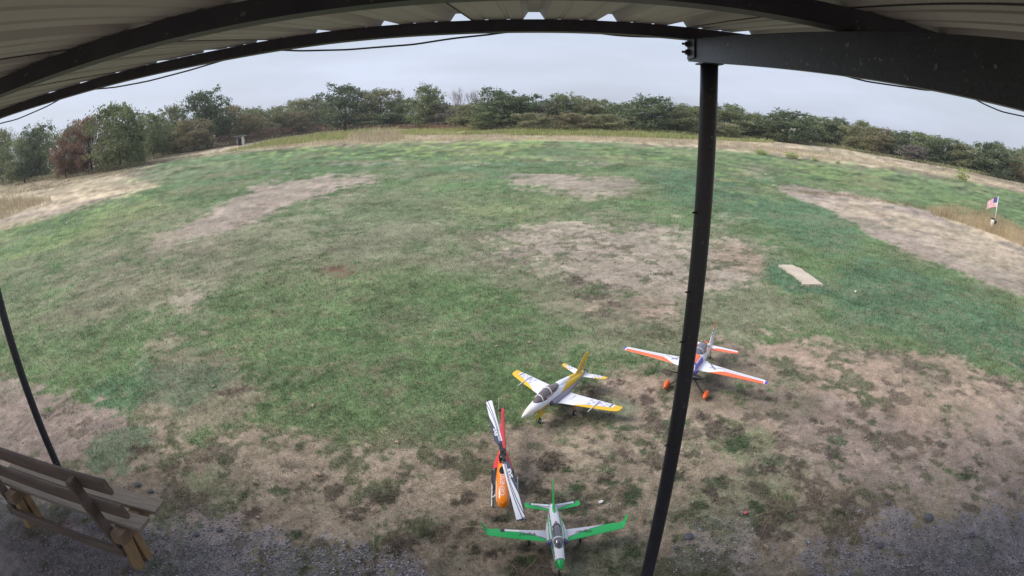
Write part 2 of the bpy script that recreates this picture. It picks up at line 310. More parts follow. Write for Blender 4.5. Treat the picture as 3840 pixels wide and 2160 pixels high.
# polygons in 2576 px picture units: class, opacity, softness (grid cells), ragged edge (px), break-up 0..1, points
POLY = [
 ('N', 1, 3, 3, .1, [(-60,300),(-60,600),(60,560),(200,520),(330,480),(420,462),(300,440),(450,402),(640,380),(820,369),(1000,361),(1300,356),(1500,358),(1760,371),(1950,391),(2100,411),(2300,431),(2640,495),(2640,300)]),
 ('L', .8, 6, 4, .3, [(-60,478),(120,455),(300,420),(450,395),(420,410),(300,440),(150,470),(-60,505)]),
 ('M', .6, 4, 5, .4, [(240,440),(420,412),(600,392),(500,415),(380,450),(250,462)]),
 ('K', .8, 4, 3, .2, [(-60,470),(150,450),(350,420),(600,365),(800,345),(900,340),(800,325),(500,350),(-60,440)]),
 ('L', .9, 3, 3, .3, [(1540,352),(1760,354),(2000,362),(2200,380),(2400,415),(2640,470),(2640,440),(2300,395),(2000,352),(1760,343)]),
 ('D', .8, 6, 5, .3, [(1900,372),(2200,390),(2400,425),(2640,470),(2640,440),(2300,400),(2000,370)]),
 ('T', .45, 4, 4, .4, [(1980,372),(2100,382),(2210,398),(2180,404),(2050,390)]),
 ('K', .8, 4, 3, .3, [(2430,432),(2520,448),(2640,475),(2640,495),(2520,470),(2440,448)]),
 # lawn
 ('G', 1, 4, 5, 0, [(-60,600),(60,560),(200,520),(330,480),(430,455),(300,440),(450,402),(640,380),(820,369),(1000,361),(1300,356),(1500,358),(1760,371),(1950,391),(2100,411),(2300,431),(2640,495),(2640,1500),(-60,1500)]),
 ('B', .85, 8, 6, .25, [(620,380),(760,374),(1000,364),(1300,362),(1440,372),(1400,392),(1200,400),(900,400),(700,402),(600,392)]),
 ('B', .5, 8, 6, .3, [(1500,362),(1760,378),(2000,400),(2300,440),(2640,505),(2640,540),(2350,500),(2000,430),(1760,400),(1500,385)]),
 ('M', .75, 6, 6, .3, [(300,443),(440,410),(600,395),(640,408),(520,425),(430,455),(330,478)]),
 ('T', .8, 8, 6, .3, [(500,430),(800,412),(1100,404),(1350,412),(1500,425),(1600,440),(1300,445),(1000,440),(700,442),(500,470),(300,520),(420,470)]),
 ('T', .7, 8, 6, .3, [(1600,420),(1800,420),(2050,450),(1930,455),(1900,470),(2050,520),(2200,600),(2100,640),(1900,560),(1700,500),(1640,460)]),
 ('B', .55, 10, 8, .3, [(1790,440),(1900,450),(1960,475),(2050,520),(1980,520),(1860,480),(1780,465)]),
 ('D', 1, 6, 7, .22, [(690,458),(860,443),(1000,444),(980,460),(860,470),(760,500),(700,540),(590,580),(480,605),(400,640),(330,640),(420,590),(520,545),(620,490)]),
 ('D', .9, 6, 7, .32, [(1270,446),(1400,440),(1560,442),(1625,465),(1600,490),(1480,505),(1380,490),(1270,470)]),
 ('D', .8, 5, 5, .4, [(1370,402),(1440,396),(1530,398),(1570,407),(1520,415),(1420,414)]),
 ('D', .5, 5, 5, .5, [(1860,420),(1930,424),(2000,436),(1960,442),(1890,434)]),
 ('D', .45, 5, 5, .5, [(800,408),(1000,404),(1300,408),(1330,414),(1100,414),(820,420)]),
 ('B', .55, 10, 8, .4, [(1130,520),(1260,505),(1400,515),(1480,545),(1400,565),(1260,575),(1150,560)]),
 ('W', .55, 10, 8, .5, [(880,540),(1050,530),(1100,545),(1000,560),(900,556)]),
 ('M', .5, 14, 14, .5, [(200,620),(480,520),(760,470),(1250,500),(1700,560),(1950,620),(1850,900),(1500,900),(1300,740),(1000,690),(700,700),(500,780),(300,830),(60,860),(60,740)]),
 ('D', .28, 12, 14, .7, [(300,600),(560,560),(800,530),(1100,560),(1350,580),(1300,680),(1000,650),(700,640),(480,700),(300,700)]),
 ('D', .95, 6, 7, .3, [(690,458),(860,443),(1000,444),(980,460),(860,470),(760,500),(700,540),(590,580),(480,605),(400,640),(330,640),(420,590),(520,545),(620,490)]),
 ('M', .85, 14, 12, .5, [(1000,600),(1300,575),(1600,560),(1760,570),(1900,590),(2000,640),(1900,900),(1750,950),(1500,900),(1400,800),(1250,700),(1000,660)]),
 ('D', .82, 12, 12, .34, [(1130,600),(1400,572),(1600,572),(1760,580),(1860,610),(1960,665),(1900,700),(1780,720),(1700,760),(1600,800),(1450,720),(1300,665),(1180,640)]),
 ('W', .5, 12, 12, .5, [(1420,700),(1600,710),(1740,740),(1740,860),(1600,840),(1480,800),(1380,740)]),
 ('S', .75, 6, 8, .45, [(1460,745),(1560,735),(1700,750),(1720,780),(1640,800),(1500,785)]),
 ('S', .8, 5, 8, .35, [(1790,610),(1860,620),(1960,680),(1900,690),(1800,660)]),
 ('T', .9, 5, 6, .2, [(1900,650),(1990,655),(2080,700),(2100,740),(1990,735),(1930,700)]),
 ('R', 1, 4, 5, .15, [(770,684),(830,668),(905,664),(915,678),(870,702),(810,700)]),
 ('M', .6, 16, 14, .6, [(-60,700),(150,650),(400,620),(640,620),(900,620),(1200,640),(1150,700),(800,720),(520,770),(300,850),(80,880),(-60,860)]),
 ('W', .35, 14, 12, .7, [(250,640),(480,600),(640,620),(560,680),(420,790),(250,800),(180,730)]),
 ('B', .45, 14, 10, .3, [(-60,590),(200,520),(420,490),(520,500),(400,560),(200,600),(-60,650)]),
 ('D', .5, 4, 6, .6, [(430,760),(520,720),(520,745),(450,780)]),
 ('S', .8, 3, 5, .5, [(505,880),(545,850),(565,855),(545,880)]),
 ('S', .7, 3, 5, .6, [(640,765),(700,760),(690,775),(645,780)]),
 ('S', .55, 4, 6, .6, [(740,835),(790,820),(780,845)]),
 ('S', .6, 4, 6, .6, [(735,940),(790,925),(770,945)]),
 ('G', .9, 14, 12, .15, [(640,700),(900,690),(1150,700),(1290,760),(1330,860),(1330,960),(1300,1060),(1050,1100),(700,1090),(630,1050),(620,900),(520,800)]),
 ('G', .7, 14, 12, .2, [(-60,880),(200,840),(560,860),(620,960),(560,1010),(300,1010),(150,990),(-60,960)]),
 ('W', .7, 12, 12, .5, [(300,880),(560,860),(640,950),(620,1060),(500,1100),(350,1040),(420,960)]),
 ('T', .6, 8, 9, .3, [(380,900),(520,900),(600,960),(480,1020),(330,1040),(200,1010),(260,950)]),
 ('W', 1, 12, 12, .3, [(-60,1000),(200,1010),(480,1100),(640,1085),(900,1110),(1200,1110),(1330,1060),(1420,1000),(1500,960),(1700,930),(1850,850),(2200,850),(2400,910),(2640,960),(2640,1500),(-60,1500)]),
 # track to the right
 ('G', .6, 6, 6, .2, [(2120,490),(2350,520),(2640,600),(2640,510),(2350,450),(2120,440)]),
 ('D', 1, 4, 5, .15, [(1915,463),(1990,462),(2120,488),(2330,520),(2640,610),(2640,760),(2500,720),(2400,680),(2280,630),(2190,590),(2150,560),(2060,515),(1980,485)]),
 ('N', .5, 5, 6, .4, [(2050,485),(2200,505),(2350,550),(2500,600),(2640,660),(2640,700),(2450,640),(2300,590),(2180,545)]),
 ('W', .55, 5, 6, .5, [(2230,600),(2400,640),(2500,690),(2640,730),(2640,760),(2480,715),(2300,640)]),
 ('N', 1, 3, 4, .1, [(2330,525),(2400,540),(2640,590),(2640,640),(2500,600),(2400,565)]),
 ('N', .95, 4, 5, .2, [(-60,520),(130,500),(260,480),(400,462),(420,470),(300,495),(200,520),(60,560),(-60,600)]),
 ('D', .8, 4, 5, .2, [(-60,560),(100,525),(240,498),(330,482),(200,520),(60,560),(-60,595)]),
 ('T', .75, 14, 10, .25, [(2060,660),(2250,660),(2450,720),(2640,780),(2640,940),(2450,900),(2300,860),(2150,830),(2000,760),(2120,740)]),
 ('M', .6, 12, 12, .5, [(1900,740),(2060,760),(2120,830),(1900,850),(1820,800)]),
 # bare earth, lower right
 ('S', .85, 8, 12, .35, [(1880,850),(2000,835),(2080,870),(2160,900),(2260,870),(2400,900),(2560,950),(2560,1060),(2380,1120),(2200,1130),(2060,1060),(2000,960),(1900,900)]),
 ('P', .8, 16, 14, .35, [(2000,1000),(2300,1050),(2640,1000),(2640,1260),(2300,1250),(2050,1180),(1900,1100),(1800,1080),(1850,980)]),
 ('S', .7, 8, 12, .45, [(1540,960),(1640,930),(1700,960),(1690,1060),(1560,1060),(1440,1110),(1340,1120),(1420,1060)]),
 ('S', .6, 6, 9, .5, [(1790,1020),(1880,1010),(1990,1060),(1900,1130),(1800,1100)]),
 ('T', .5, 5, 9, .5, [(1510,1000),(1620,1010),(1600,1070),(1500,1050)]),
 ('G', .55, 5, 8, .5, [(1780,1070),(1880,1060),(1960,1110),(1900,1150),(1790,1130)]),
 ('K', .55, 10, 12, .5, [(1700,930),(1850,900),(1980,960),(2100,980),(2080,1050),(1880,1020),(1740,1000)]),
 ('M', .6, 12, 12, .5, [(1760,1180),(1980,1190),(2020,1280),(1850,1340),(1700,1300)]),
 # left foreground
 ('P', .85, 8, 12, .35, [(-60,960),(60,950),(160,1000),(330,1030),(380,1080),(300,1110),(200,1180),(250,1290),(150,1300),(-60,1150)]),
 ('T', .7, 6, 10, .4, [(250,1100),(330,1090),(420,1100),(350,1150),(320,1200),(230,1200),(210,1160)]),
 ('S', .45, 4, 8, .45, [(350,1030),(420,1020),(430,1060),(380,1070)]),
 ('G', .5, 8, 10, .5, [(420,1190),(620,1180),(640,1240),(560,1290),(450,1260)]),
 ('V', .9, 8, 12, .55, [(330,1310),(480,1290),(640,1330),(800,1350),(1000,1370),(1100,1460),(1100,1500),(-60,1500),(-60,1300),(150,1260)]),
 ('P', .5, 8, 12, .5, [(400,1230),(620,1270),(700,1330),(560,1330),(420,1300)]),
 ('V', .9, 10, 14, .6, [(2000,1340),(2120,1300),(2300,1320),(2450,1260),(2640,1270),(2640,1500),(2050,1500),(2000,1440)]),
 ('V', .4, 10, 14, .7, [(1740,1330),(1840,1300),(1950,1400),(1920,1460),(1700,1460)]),
 ('R', .4, 4, 6, .4, [(60,1310),(170,1290),(200,1330),(90,1360)]),
 ('T', .5, 5, 8, .4, [(1420,1230),(1500,1240),(1480,1290),(1400,1280)]),
 ('T', .4, 8, 10, .5, [(1400,1390),(1560,1340),(1660,1400),(1600,1449),(1420,1449)]),
]
NA, NR = 820, 460
AZ0, AZ1 = R(-76), R(76)
azs = np.linspace(AZ0, AZ1, NA)
dep = np.concatenate([np.linspace(R(70), R(1.02), NR-6), [R(.8), R(.6), R(.45), R(.33), R(.25), R(.2)]])
rad = CAM_H/np.tan(dep)
AA, RR = np.meshgrid(azs, rad, indexing='ij')
GX, GY = RR*np.sin(AA), RR*np.cos(AA)
UX, UY = pixel(np.stack([GX, GY, np.zeros_like(GX)], -1)); UX = UX/1.49068; UY = UY/1.49068
def pip(x, y, poly):
    ins = np.zeros(x.shape, bool); n = len(poly)
    for i in range(n):
        (x1, y1), (x2, y2) = poly[i], poly[(i+1) % n]
        if y1 == y2: continue
        c = ((y1 > y) != (y2 > y)) & (x < (x2-x1)*(y-y1)/(y2-y1)+x1); ins ^= c
    return ins
def blur(a, k):
    if k < 1: return a
    for ax in (0, 1):
        for _ in range(2):
            p = np.pad(a, [(k, k) if i == ax else (0, 0) for i in (0, 1)], mode='edge'); cs = np.cumsum(p, axis=ax); z = np.zeros_like(np.take(cs, [0], ax))
            cs = np.concatenate([z, cs], ax); n = a.shape[ax]; w = 2*k+1
            a = (np.take(cs, np.arange(w, w+n), ax) - np.take(cs, np.arange(n), ax))/w
    return a
wl = np.clip(RR*.16, .25, 20)
w1 = fbm(GX/wl, GY/wl, 1.0, 3, 11)-.5; w2 = fbm(GX/wl, GY/wl, 1.0, 3, 51)-.5
DD = np.hypot(RR, CAM_H)
def multi(seed, lo=.005, hi=.14, tilt=.25):
    # noise whose octaves are weighted by viewing distance, so that there is detail near and far
    o = np.zeros_like(GX); wt = np.zeros_like(GX)
    for k in range(12):
        wlen = .03*2**k; rel = wlen/DD
        w = sm(lo*.5, lo*1.5, rel)*(1-sm(hi*.6, hi*2, rel))*(rel/hi)**tilt
        o += w*(vnoise(GX/wlen+k*3.1, GY/wlen-k*5.7, seed+k)-.5); wt += w*w
    return o/np.sqrt(wt+1e-9)/.2
NZ1, NZ2, NZ3 = multi(500), multi(600), multi(700, .004, .03, 0)
gcol = np.ones(GX.shape+(3,))*np.array(CLS['W']); green = np.full(GX.shape, .2); gravel = np.zeros(GX.shape)
GREENNESS = dict(G=1, B=1, T=1, M=.6, L=.3, D=.12, S=.02, W=.12, R=.1, V=.03, N=.1, P=.05, K=.15)
for ip, (cl, op, soft, rag, bk, pts) in enumerate(POLY):
    msk = pip(UX + w1*rag*4, UY + w2*rag*2.2, pts).astype(float); msk = blur(msk, max(1, int(soft*.9)))
    nz_ = (NZ1, NZ2)[ip % 2]*.75 + NZ3*.45
    a = sm(-.55, .55, (msk-.5)*2*(1.55-.9*bk) + nz_*(.30+.75*bk) - .25*bk)*op*(msk > .001)*np.clip(msk*6, 0, 1)
    a = np.clip(a, 0, 1)
    gcol = gcol*(1-a[..., None]) + np.array(CLS[cl])*a[..., None]
    green = green*(1-a) + GREENNESS[cl]*a; gravel = gravel*(1-a) + (1.0 if cl == 'V' else .25 if cl == 'P' else 0)*a
def near_noise(wlen, octs, seed): return fbm(GX, GY, wlen, octs, seed) - .5
fade = lambda w: 1 - sm(w*6, w*26, RR)
# tufts: dark green and grey clumps on the worn ground; straw flecks and dirt showing in the lawn
t1 = fbm(GX, GY, .42, 4, 201); t2 = fbm(GX, GY, .13, 3, 221); t3 = fbm(GX, GY, 1.3, 4, 241)
bare = 1-sm(.3, .8, green)
f1 = (1-sm(9, 20, RR))
tf = sm(.545, .60, t1*.62+t2*.38)*bare*f1*.80*(1-.6*gravel)
tone = np.where(t3[..., None] > .5, np.array([.065, .090, .048]), np.array([.095, .080, .068]))
gcol = gcol*(1-tf[..., None]) + tone*tf[..., None]; green = np.clip(green + tf*.8, 0, 1)
sf = sm(.57, .68, t1*.35+t2*.65)*green*f1*.35
gcol = gcol*(1-sf[..., None]) + np.array([.27, .215, .15])*sf[..., None]
rt = np.random.RandomState(77)
def tuft_at(px, py, s, op, colr):
    c = gp(px*1.49068, py*1.49068); a_ = math.atan2(c[0], c[1]); r_ = math.hypot(c[0], c[1])
    i0 = int((a_-AZ0)/(AZ1-AZ0)*(NA-1)); di = int(2.2*s/r_/((AZ1-AZ0)/(NA-1)))+2; jm = np.nonzero((rad > r_-2.2*s) & (rad < r_+2.2*s))[0]
    if len(jm) < 1 or i0 < 2 or i0 > NA-3: return
    sl = (slice(max(0, i0-di), min(NA, i0+di+1)), slice(jm[0], jm[-1]+1)); X_, Y_ = GX[sl], GY[sl]
    d_ = np.hypot(X_-c[0], (Y_-c[1])*1.15)/s + (vnoise(X_/s*2.4, Y_/s*2.4, 5)-.5)*1.1 + (vnoise(X_/.03, Y_/.03, 6)-.5)*.6
    m_ = (1-sm(.55, .95, d_))*op
    gcol[sl] = gcol[sl]*(1-m_[..., None]) + np.array(colr)*m_[..., None]; green[sl] = np.clip(green[sl] + m_*.9, 0, 1)
TC = [(.055, .085, .045), (.075, .075, .055), (.085, .070, .060), (.065, .095, .050)]
for k in range(330):
    if k < 210: px, py = rt.uniform(1350, 2560), rt.uniform(880, 1300)
    else: px, py = rt.uniform(380, 1650), rt.uniform(1110, 1440)
    if 1900 < px < 2500 and py < 900: continue
    tuft_at(px, py, rt.uniform(.03, .11)*(1.6 if rt.rand() < .12 else 1), rt.uniform(.45, .85), TC[rt.randint(4)])
for px, py, s_ in [(1960,1045,.16),(1810,1080,.24),(1850,1110,.2),(2000,1165,.13),(2110,1110,.15),(1500,990,.16),(1530,1065,.15),(1440,1010,.15),(2190,1100,.12),(2050,1060,.09),(2140,1060,.07),(1700,1060,.14),(1620,1010,.18),(1930,1180,.13),(1300,1215,.12),(960,1250,.16),(900,1290,.14),(1450,1260,.16),(700,1240,.14),(560,1160,.13),(350,1140,.16),(1010,1380,.12),(1180,1250,.10)]:
    tuft_at(px, py, s_, .8, TC[(px+py) % 4])
s4 = fbm(GX, GY, 3.2, 5, 301); s5 = fbm(GX*.6, GY, 9, 4, 341)
far = sm(8, 20, RR); sf = sm(.5, .72, s4)*green*.34*(.3+.7*far)
gcol = gcol*(1-sf[..., None]) + np.array([.24, .205, .13])*sf[..., None]
gs = sm(.5, .7, fbm(GX, GY, 2.1, 4, 361))*(1-green)*.22*(1-gravel)*far
gcol = gcol*(1-gs[..., None]) + np.array([.12, .15, .07])*gs[..., None]
gcol *= (1 + near_noise(.07, 3, 401)*.55*fade(.05) + near_noise(.6, 4, 421)*.22*fade(.5) + near_noise(4, 4, 441)*.25)[..., None]
gcol *= (1 + (s5-.5)*.3)[..., None]
gcol *= (1 + (.12+.10*sm(20, 60, RR))*NZ3 + .07*multi(800))[..., None]
mg = sm(.2, 1.6, multi(900, .004, .09))*green*.28; gcol = gcol*(1-mg[..., None]) + np.array([.25, .225, .16])*mg[..., None]
mg = sm(.3, 1.8, multi(950, .004, .12))*(1-green)*.4*(1-gravel); gcol = gcol*(1-mg[..., None]) + np.array([.135, .145, .095])*mg[..., None]
gcol = np.clip(gcol, .015, .7)

# the sheet: the fine fan in front of the shelter plus a coarse ring behind it
V = np.stack([GX, GY, np.zeros_like(GX)], -1).reshape(-1, 3); cols = gcol.reshape(-1, 3)
idx = np.arange(NA*NR).reshape(NA, NR)
Fq = np.stack([idx[:-1, :-1], idx[:-1, 1:], idx[1:, 1:], idx[1:, :-1]], -1).reshape(-1, 4)
nb = 60; ab = np.linspace(AZ1, 2*np.pi+AZ0, nb); jb = np.arange(0, NR, 10); jb = np.unique(np.append(jb, NR-1)); A2, R2 = np.meshgrid(ab, rad[jb], indexing='ij')
edge0, edge1 = gcol[-1][jb], gcol[0][jb]; tt = np.linspace(0, 1, nb)[:, None, None]
c2 = edge0[None]*(1-tt) + edge1[None]*tt
V2 = np.stack([R2*np.sin(A2), R2*np.cos(A2), np.zeros_like(A2)], -1).reshape(-1, 3); id2 = np.arange(nb*len(jb)).reshape(nb, len(jb)) + len(V)
F2 = np.stack([id2[:-1, :-1], id2[:-1, 1:], id2[1:, 1:], id2[1:, :-1]], -1).reshape(-1, 4)
r0 = rad[0]; cen = []
for k in range(48):
    a0, a1 = 2*np.pi*k/48, 2*np.pi*(k+1)/48; cen.append((r0*1.02*math.sin(a0), r0*1.02*math.cos(a0), -.002))
V3 = np.array(cen+[(0, 0, -.002)]); n0 = len(V)+len(V2)
F3 = np.array([(n0+k, n0+(k+1) % 48, n0+48, n0+48) for k in range(48)])
gm, t, b = new_mat('ground_cover')
at = t.nodes.new('ShaderNodeAttribute'); at.attribute_name = 'Col'
tc = t.nodes.new('ShaderNodeTexCoord')
def nnode(scale, det, dist=0.0):
    n = t.nodes.new('ShaderNodeTexNoise'); n.inputs['Scale'].default_value = scale; n.inputs['Detail'].default_value = det; n.inputs['Roughness'].default_value = .7; n.inputs['Distortion'].default_value = dist
    t.links.new(tc.outputs['Object'], n.inputs[0]); return n
n1, n2, n3 = nnode(55, 4, .6), nnode(9, 6, .4), nnode(.8, 9)
def ramp(n, lo, hi):
    r = t.nodes.new('ShaderNodeMapRange'); r.inputs[1].default_value = .25; r.inputs[2].default_value = .75; r.inputs[3].default_value = lo; r.inputs[4].default_value = hi
    t.links.new(n.outputs[0], r.inputs[0]); return r
def mul(a, bq):
    m = t.nodes.new('ShaderNodeMixRGB'); m.blend_type = 'MULTIPLY'; m.inputs[0].default_value = 1; t.links.new(a, m.inputs[1]); t.links.new(bq, m.inputs[2]); return m.outputs[0]
c = mul(at.outputs['Color'], ramp(n1, .58, 1.42).outputs[0]); c = mul(c, ramp(n2, .76, 1.24).outputs[0]); c = mul(c, ramp(n3, .86, 1.14).outputs[0])
t.links.new(c, b.inputs['Base Color']); b.inputs['Roughness'].default_value = .95; b.inputs['Specular IOR Level'].default_value = .15
bp = t.nodes.new('ShaderNodeBump'); bp.inputs['Strength'].default_value = .55; bp.inputs['Distance'].default_value = .012; t.links.new(n1.outputs[0], bp.inputs['Height']); t.links.new(bp.outputs[0], b.inputs['Normal'])
allV = np.concatenate([V, V2, V3]); allC = np.concatenate([cols, c2.reshape(-1, 3), np.ones((len(V3), 3))*np.array(CLS['V'])*.6])
tag(mesh('ground', allV, np.concatenate([Fq, F2]), gm, vcol=allC), 'patchy grass and bare earth of the flying field', 'ground', kind='structure')
gd = mesh('gravel_floor', V3, [tuple(k for k in range(48))[::-1]], gm, vcol=np.ones((len(V3), 3))*np.array(CLS['V'])*.6); tag(gd, 'grey gravel floor beneath the shelter', 'gravel floor', kind='structure')

def sample(x, y):
    a = np.arctan2(x, y); r = np.hypot(x, y); d = np.arctan2(CAM_H, r)
    i = np.clip(((a-AZ0)/(AZ1-AZ0)*(NA-1)).round().astype(int), 0, NA-1)
    j = np.clip(np.searchsorted(-dep, -d), 0, NR-1)
    return gcol[i, j], green[i, j], gravel[i, j]

# ------------------------------------------------------------------ short grass blades
rg = np.random.RandomState(5)
def blades(name, x, y, h, w, col, lean=.6, label=None, cat='grass', mt=None, z0=0.0, bend=.5):
    n = len(x); a = rg.rand(n)*2*np.pi; la = rg.rand(n)*2*np.pi; ln = (rg.rand(n)*lean)*h
    dx, dy = np.cos(a)*w/2, np.sin(a)*w/2; lx, ly = np.cos(la)*ln, np.sin(la)*ln
    Z = np.zeros(n)+z0
    P = np.stack([np.stack([x-dx, y-dy, Z], 1), np.stack([x+dx, y+dy, Z], 1),
                  np.stack([x+dx*.7+lx*.35, y+dy*.7+ly*.35, Z+h*.6], 1), np.stack([x-dx*.7+lx*.35, y-dy*.7+ly*.35, Z+h*.6], 1),
                  np.stack([x+lx, y+ly, Z+h*(1-.35*(ln/(h+1e-9)))], 1)], 1).reshape(-1, 3)
    k = np.arange(n)[:, None]*5
    F = np.concatenate([k+np.array([0, 1, 2]), k+np.array([0, 2, 3]), k+np.array([3, 2, 4])], 0)
    vc = np.repeat(col, 5, 0)
    o = mesh(name, P, F, mt or M['blade'], vcol=vc)
    return tag(o, label, cat, kind='stuff')
M = {}
def leafmat(name, rough=.7, trans=.35):
    m, t, b = new_mat(name); a = t.nodes.new('ShaderNodeAttribute'); a.attribute_name = 'Col'
    t.links.new(a.outputs['Color'], b.inputs['Base Color']); b.inputs['Roughness'].default_value = rough; b.inputs['Specular IOR Level'].default_value = .2
    tr = t.nodes.new('ShaderNodeBsdfTranslucent'); t.links.new(a.outputs['Color'], tr.inputs[0]); mx = t.nodes.new('ShaderNodeMixShader'); mx.inputs[0].default_value = trans
    o = [n for n in t.nodes if n.type == 'OUTPUT_MATERIAL'][0]; t.links.new(b.outputs[0], mx.inputs[1]); t.links.new(tr.outputs[0], mx.inputs[2]); t.links.new(mx.outputs[0], o.inputs[0]); return m
M['blade'] = leafmat('grass_blade')
NB = 560000
a = AZ0*.92 + rg.rand(NB)*(AZ1-AZ0)*.92; d_ = R(54) - (R(54)-R(4.0))*rg.rand(NB)**1.0; r_ = CAM_H/np.tan(d_)
x, y = r_*np.sin(a), r_*np.cos(a); cc, gg, gv = sample(x, y)
keep = rg.rand(NB) < np.clip(.35 + .65*gg - .8*gv, .04, 1)
keep &= (y > 1.2)
# bare earth shows where the ground is pale
lum = cc.mean(1); keep &= rg.rand(NB) < np.where(lum > .30, .4, 1)
x, y, cc, gg, r_ = x[keep], y[keep], cc[keep], gg[keep], r_[keep]; n = len(x)
D_ = np.hypot(r_, CAM_H)
straw = rg.rand(n) < np.clip(.16 + .45*(1-gg), 0, .6)
col = cc*(.80+.50*rg.rand(n))[:, None]*np.where(straw, 1.0, 1.1)[:, None]
stc = np.stack([.42+.12*rg.rand(n), .35+.1*rg.rand(n), .23+.08*rg.rand(n)], 1)
col = np.where(straw[:, None], col*.5+stc*.5, col)
h = (.016+.022*rg.rand(n))*np.clip(D_/6, 1, 1.7)*(.6+.4*gg); w = .0022*np.clip(D_/3.0, 1, 12)*(.7+.7*rg.rand(n))
blades('lawn_grass', x, y, h, w, np.clip(col, 0, .8), 1.2, 'short worn lawn grass with straw coloured dead blades')
# long dry stalks lying on the ground near the shelter
ns = 260; px = 500+rg.rand(ns)*3000; py = 1560+rg.rand(ns)*600; P0 = gp(px, py); mbv = []; mbf = []; vc = []
for i in range(ns):
    q = rg.rand()*2*np.pi; L = .06+.16*rg.rand()**2; p = P0[i]; cv = (rg.rand()-.5)*.9; k = len(mbv); wd = .0016
    for s in range(5):
        t_ = s/4; aa = q+cv*t_; ctr = p + np.array([math.cos(q+cv*t_*.5)*L*t_, math.sin(q+cv*t_*.5)*L*t_, .012+.02*math.sin(t_*3.1)])
        nrm = np.array([-math.sin(aa), math.cos(aa), 0])*wd; mbv += [ctr-nrm, ctr+nrm]
    mbf += [(k+2*s, k+2*s+1, k+2*s+3, k+2*s+2) for s in range(4)]; vc += [np.array([.42, .34, .2])*(.7+.5*rg.rand())]*10
tag(mesh('dry_straw', np.array(mbv), mbf, M['blade'], vcol=np.array(vc)), 'loose dry straw stalks strewn over the worn ground', 'straw', kind='stuff')

# ------------------------------------------------------------------ gravel
ico = np.array([(1,0,0),(-1,0,0),(0,1,0),(0,-1,0),(0,0,1),(0,0,-1)], float)
icf = np.array([(0,2,4),(2,1,4),(1,3,4),(3,0,4),(2,0,5),(1,2,5),(3,1,5),(0,3,5)])
NG = 90000
a = AZ0*.9+rg.rand(NG)*(AZ1-AZ0)*.9; d_ = R(58)-(R(58)-R(22))*rg.rand(NG); r_ = CAM_H/np.tan(d_); x, y = r_*np.sin(a), r_*np.cos(a); cc, gg, gv = sample(x, y)
k = (rg.rand(NG) < np.clip(gv*1.3-.1, .012, 1)) & (y > .8); x, y = x[k], y[k]; n = len(x)
sz = .005+.009*rg.rand(n)**2; J = (rg.rand(n, 6, 3)-.5)*.7
P = ico[None]*(1+J)*sz[:, None, None]*np.array([1, .85, .6]); q = rg.rand(n)*6.28; cq, sq = np.cos(q)[:, None], np.sin(q)[:, None]
P = np.stack([P[..., 0]*cq-P[..., 1]*sq + x[:, None], P[..., 0]*sq+P[..., 1]*cq + y[:, None], P[..., 2]+(sz*.25)[:, None]], -1).reshape(-1, 3)
Fg = (np.arange(n)[:, None, None]*6 + icf[None]).reshape(-1, 3)
base = np.array([.27, .255, .275])*(.35+1.3*rg.rand(n)**1.3)[:, None]*np.array([1, 1, 1]) + (rg.rand(n, 3)-.5)*.03
M['stone'] = mat('gravel_stone', (.2, .2, .2), .85, vcol=True)
tag(mesh('gravel', P, Fg, M['stone'], vcol=np.repeat(np.clip(base, .02, .6), 6, 0)), 'grey violet gravel scattered along the edge of the shelter', 'gravel', kind='stuff')

# ------------------------------------------------------------------ the shelter
M['steel'] = mat('dark_painted_steel', (.019, .022, .032), .42, nscale=9, bump=.15, bscale=120, col2=(.036, .037, .046), fleck=.16)
M['steel2'] = mat('scuffed_dark_steel', (.016, .016, .028), .5, nscale=3.5, col2=(.045, .043, .060), bump=.1, bscale=80, fleck=.10)
M['roof'] = mat('galvanised_roof_sheet', (.50, .472, .465), .5, metal=.0, noise=.22, nscale=5, stretch=(1, .15, 1))
M['wall'] = mat('wall_board', (.09, .085, .08), .8, noise=.3)
zr = lambda y: CAM_H + .178 + .0976*y
sh = empty('open_shelter', (0, -.3, 0), label='open-fronted shelter with black steel frame and ribbed metal roof', cat='shelter')
SH0 = Vector((0, -.3, 0))
def shp(name, b, m, smooth=False):
    b.v = [(v[0], v[1]+.3, v[2]) for v in b.v]; return b.obj(name, m, sh, smooth)
PITCHX, RX0 = .3048, .021
prof = []
x = RX0 - PITCHX*31.5
k = -31
while k <= 20:
    c = RX0 + k*PITCHX
    prof += [(c-.046, 0), (c-.024, .034), (c+.024, .034), (c+.046, 0), (c+.095, 0), (c+.1, .004), (c+.113, .004), (c+.118, 0), (c+.187, 0), (c+.192, .004), (c+.205, .004), (c+.21, 0)]; k += 1
# the sheets lap every third rib
b = MB(); ys = (-1.5, 2.285); V = []
for yy in ys:
    for dz in (0, .0012):
        V += [(px, yy, zr(yy)+pz+.0006+dz) for px, pz in prof]
n = len(prof); Fc = []
for i in range(n-1):
    Fc += [(i, i+1, 2*n+i+1, 2*n+i), (n+i, 3*n+i, 3*n+i+1, n+i+1), (i, n+i, n+i+1, i+1), (2*n+i, 2*n+i+1, 3*n+i+1, 3*n+i)]
Fc += [(0, 2*n, 3*n, n), (n-1, 2*n-1, 4*n-1, 3*n-1)]
b.add(V, Fc); shp('roof_sheet', b, M['roof'])
b = MB()  # dark strips painted as the shade where the roof sheets lap
for k in range(-31, 20, 3):
    c = RX0+k*PITCHX+.0465
    b.box((c+.004, (ys[0]+ys[1])/2, 0), (.005, ys[1]-ys[0]-.01, .0022))
b.v = [(v[0], v[1], v[2]+zr(v[1])-.0012) for v in b.v]; shp('lap_shade_strip', b, mat('painted_lap_shadow', (.05, .05, .05), .7))
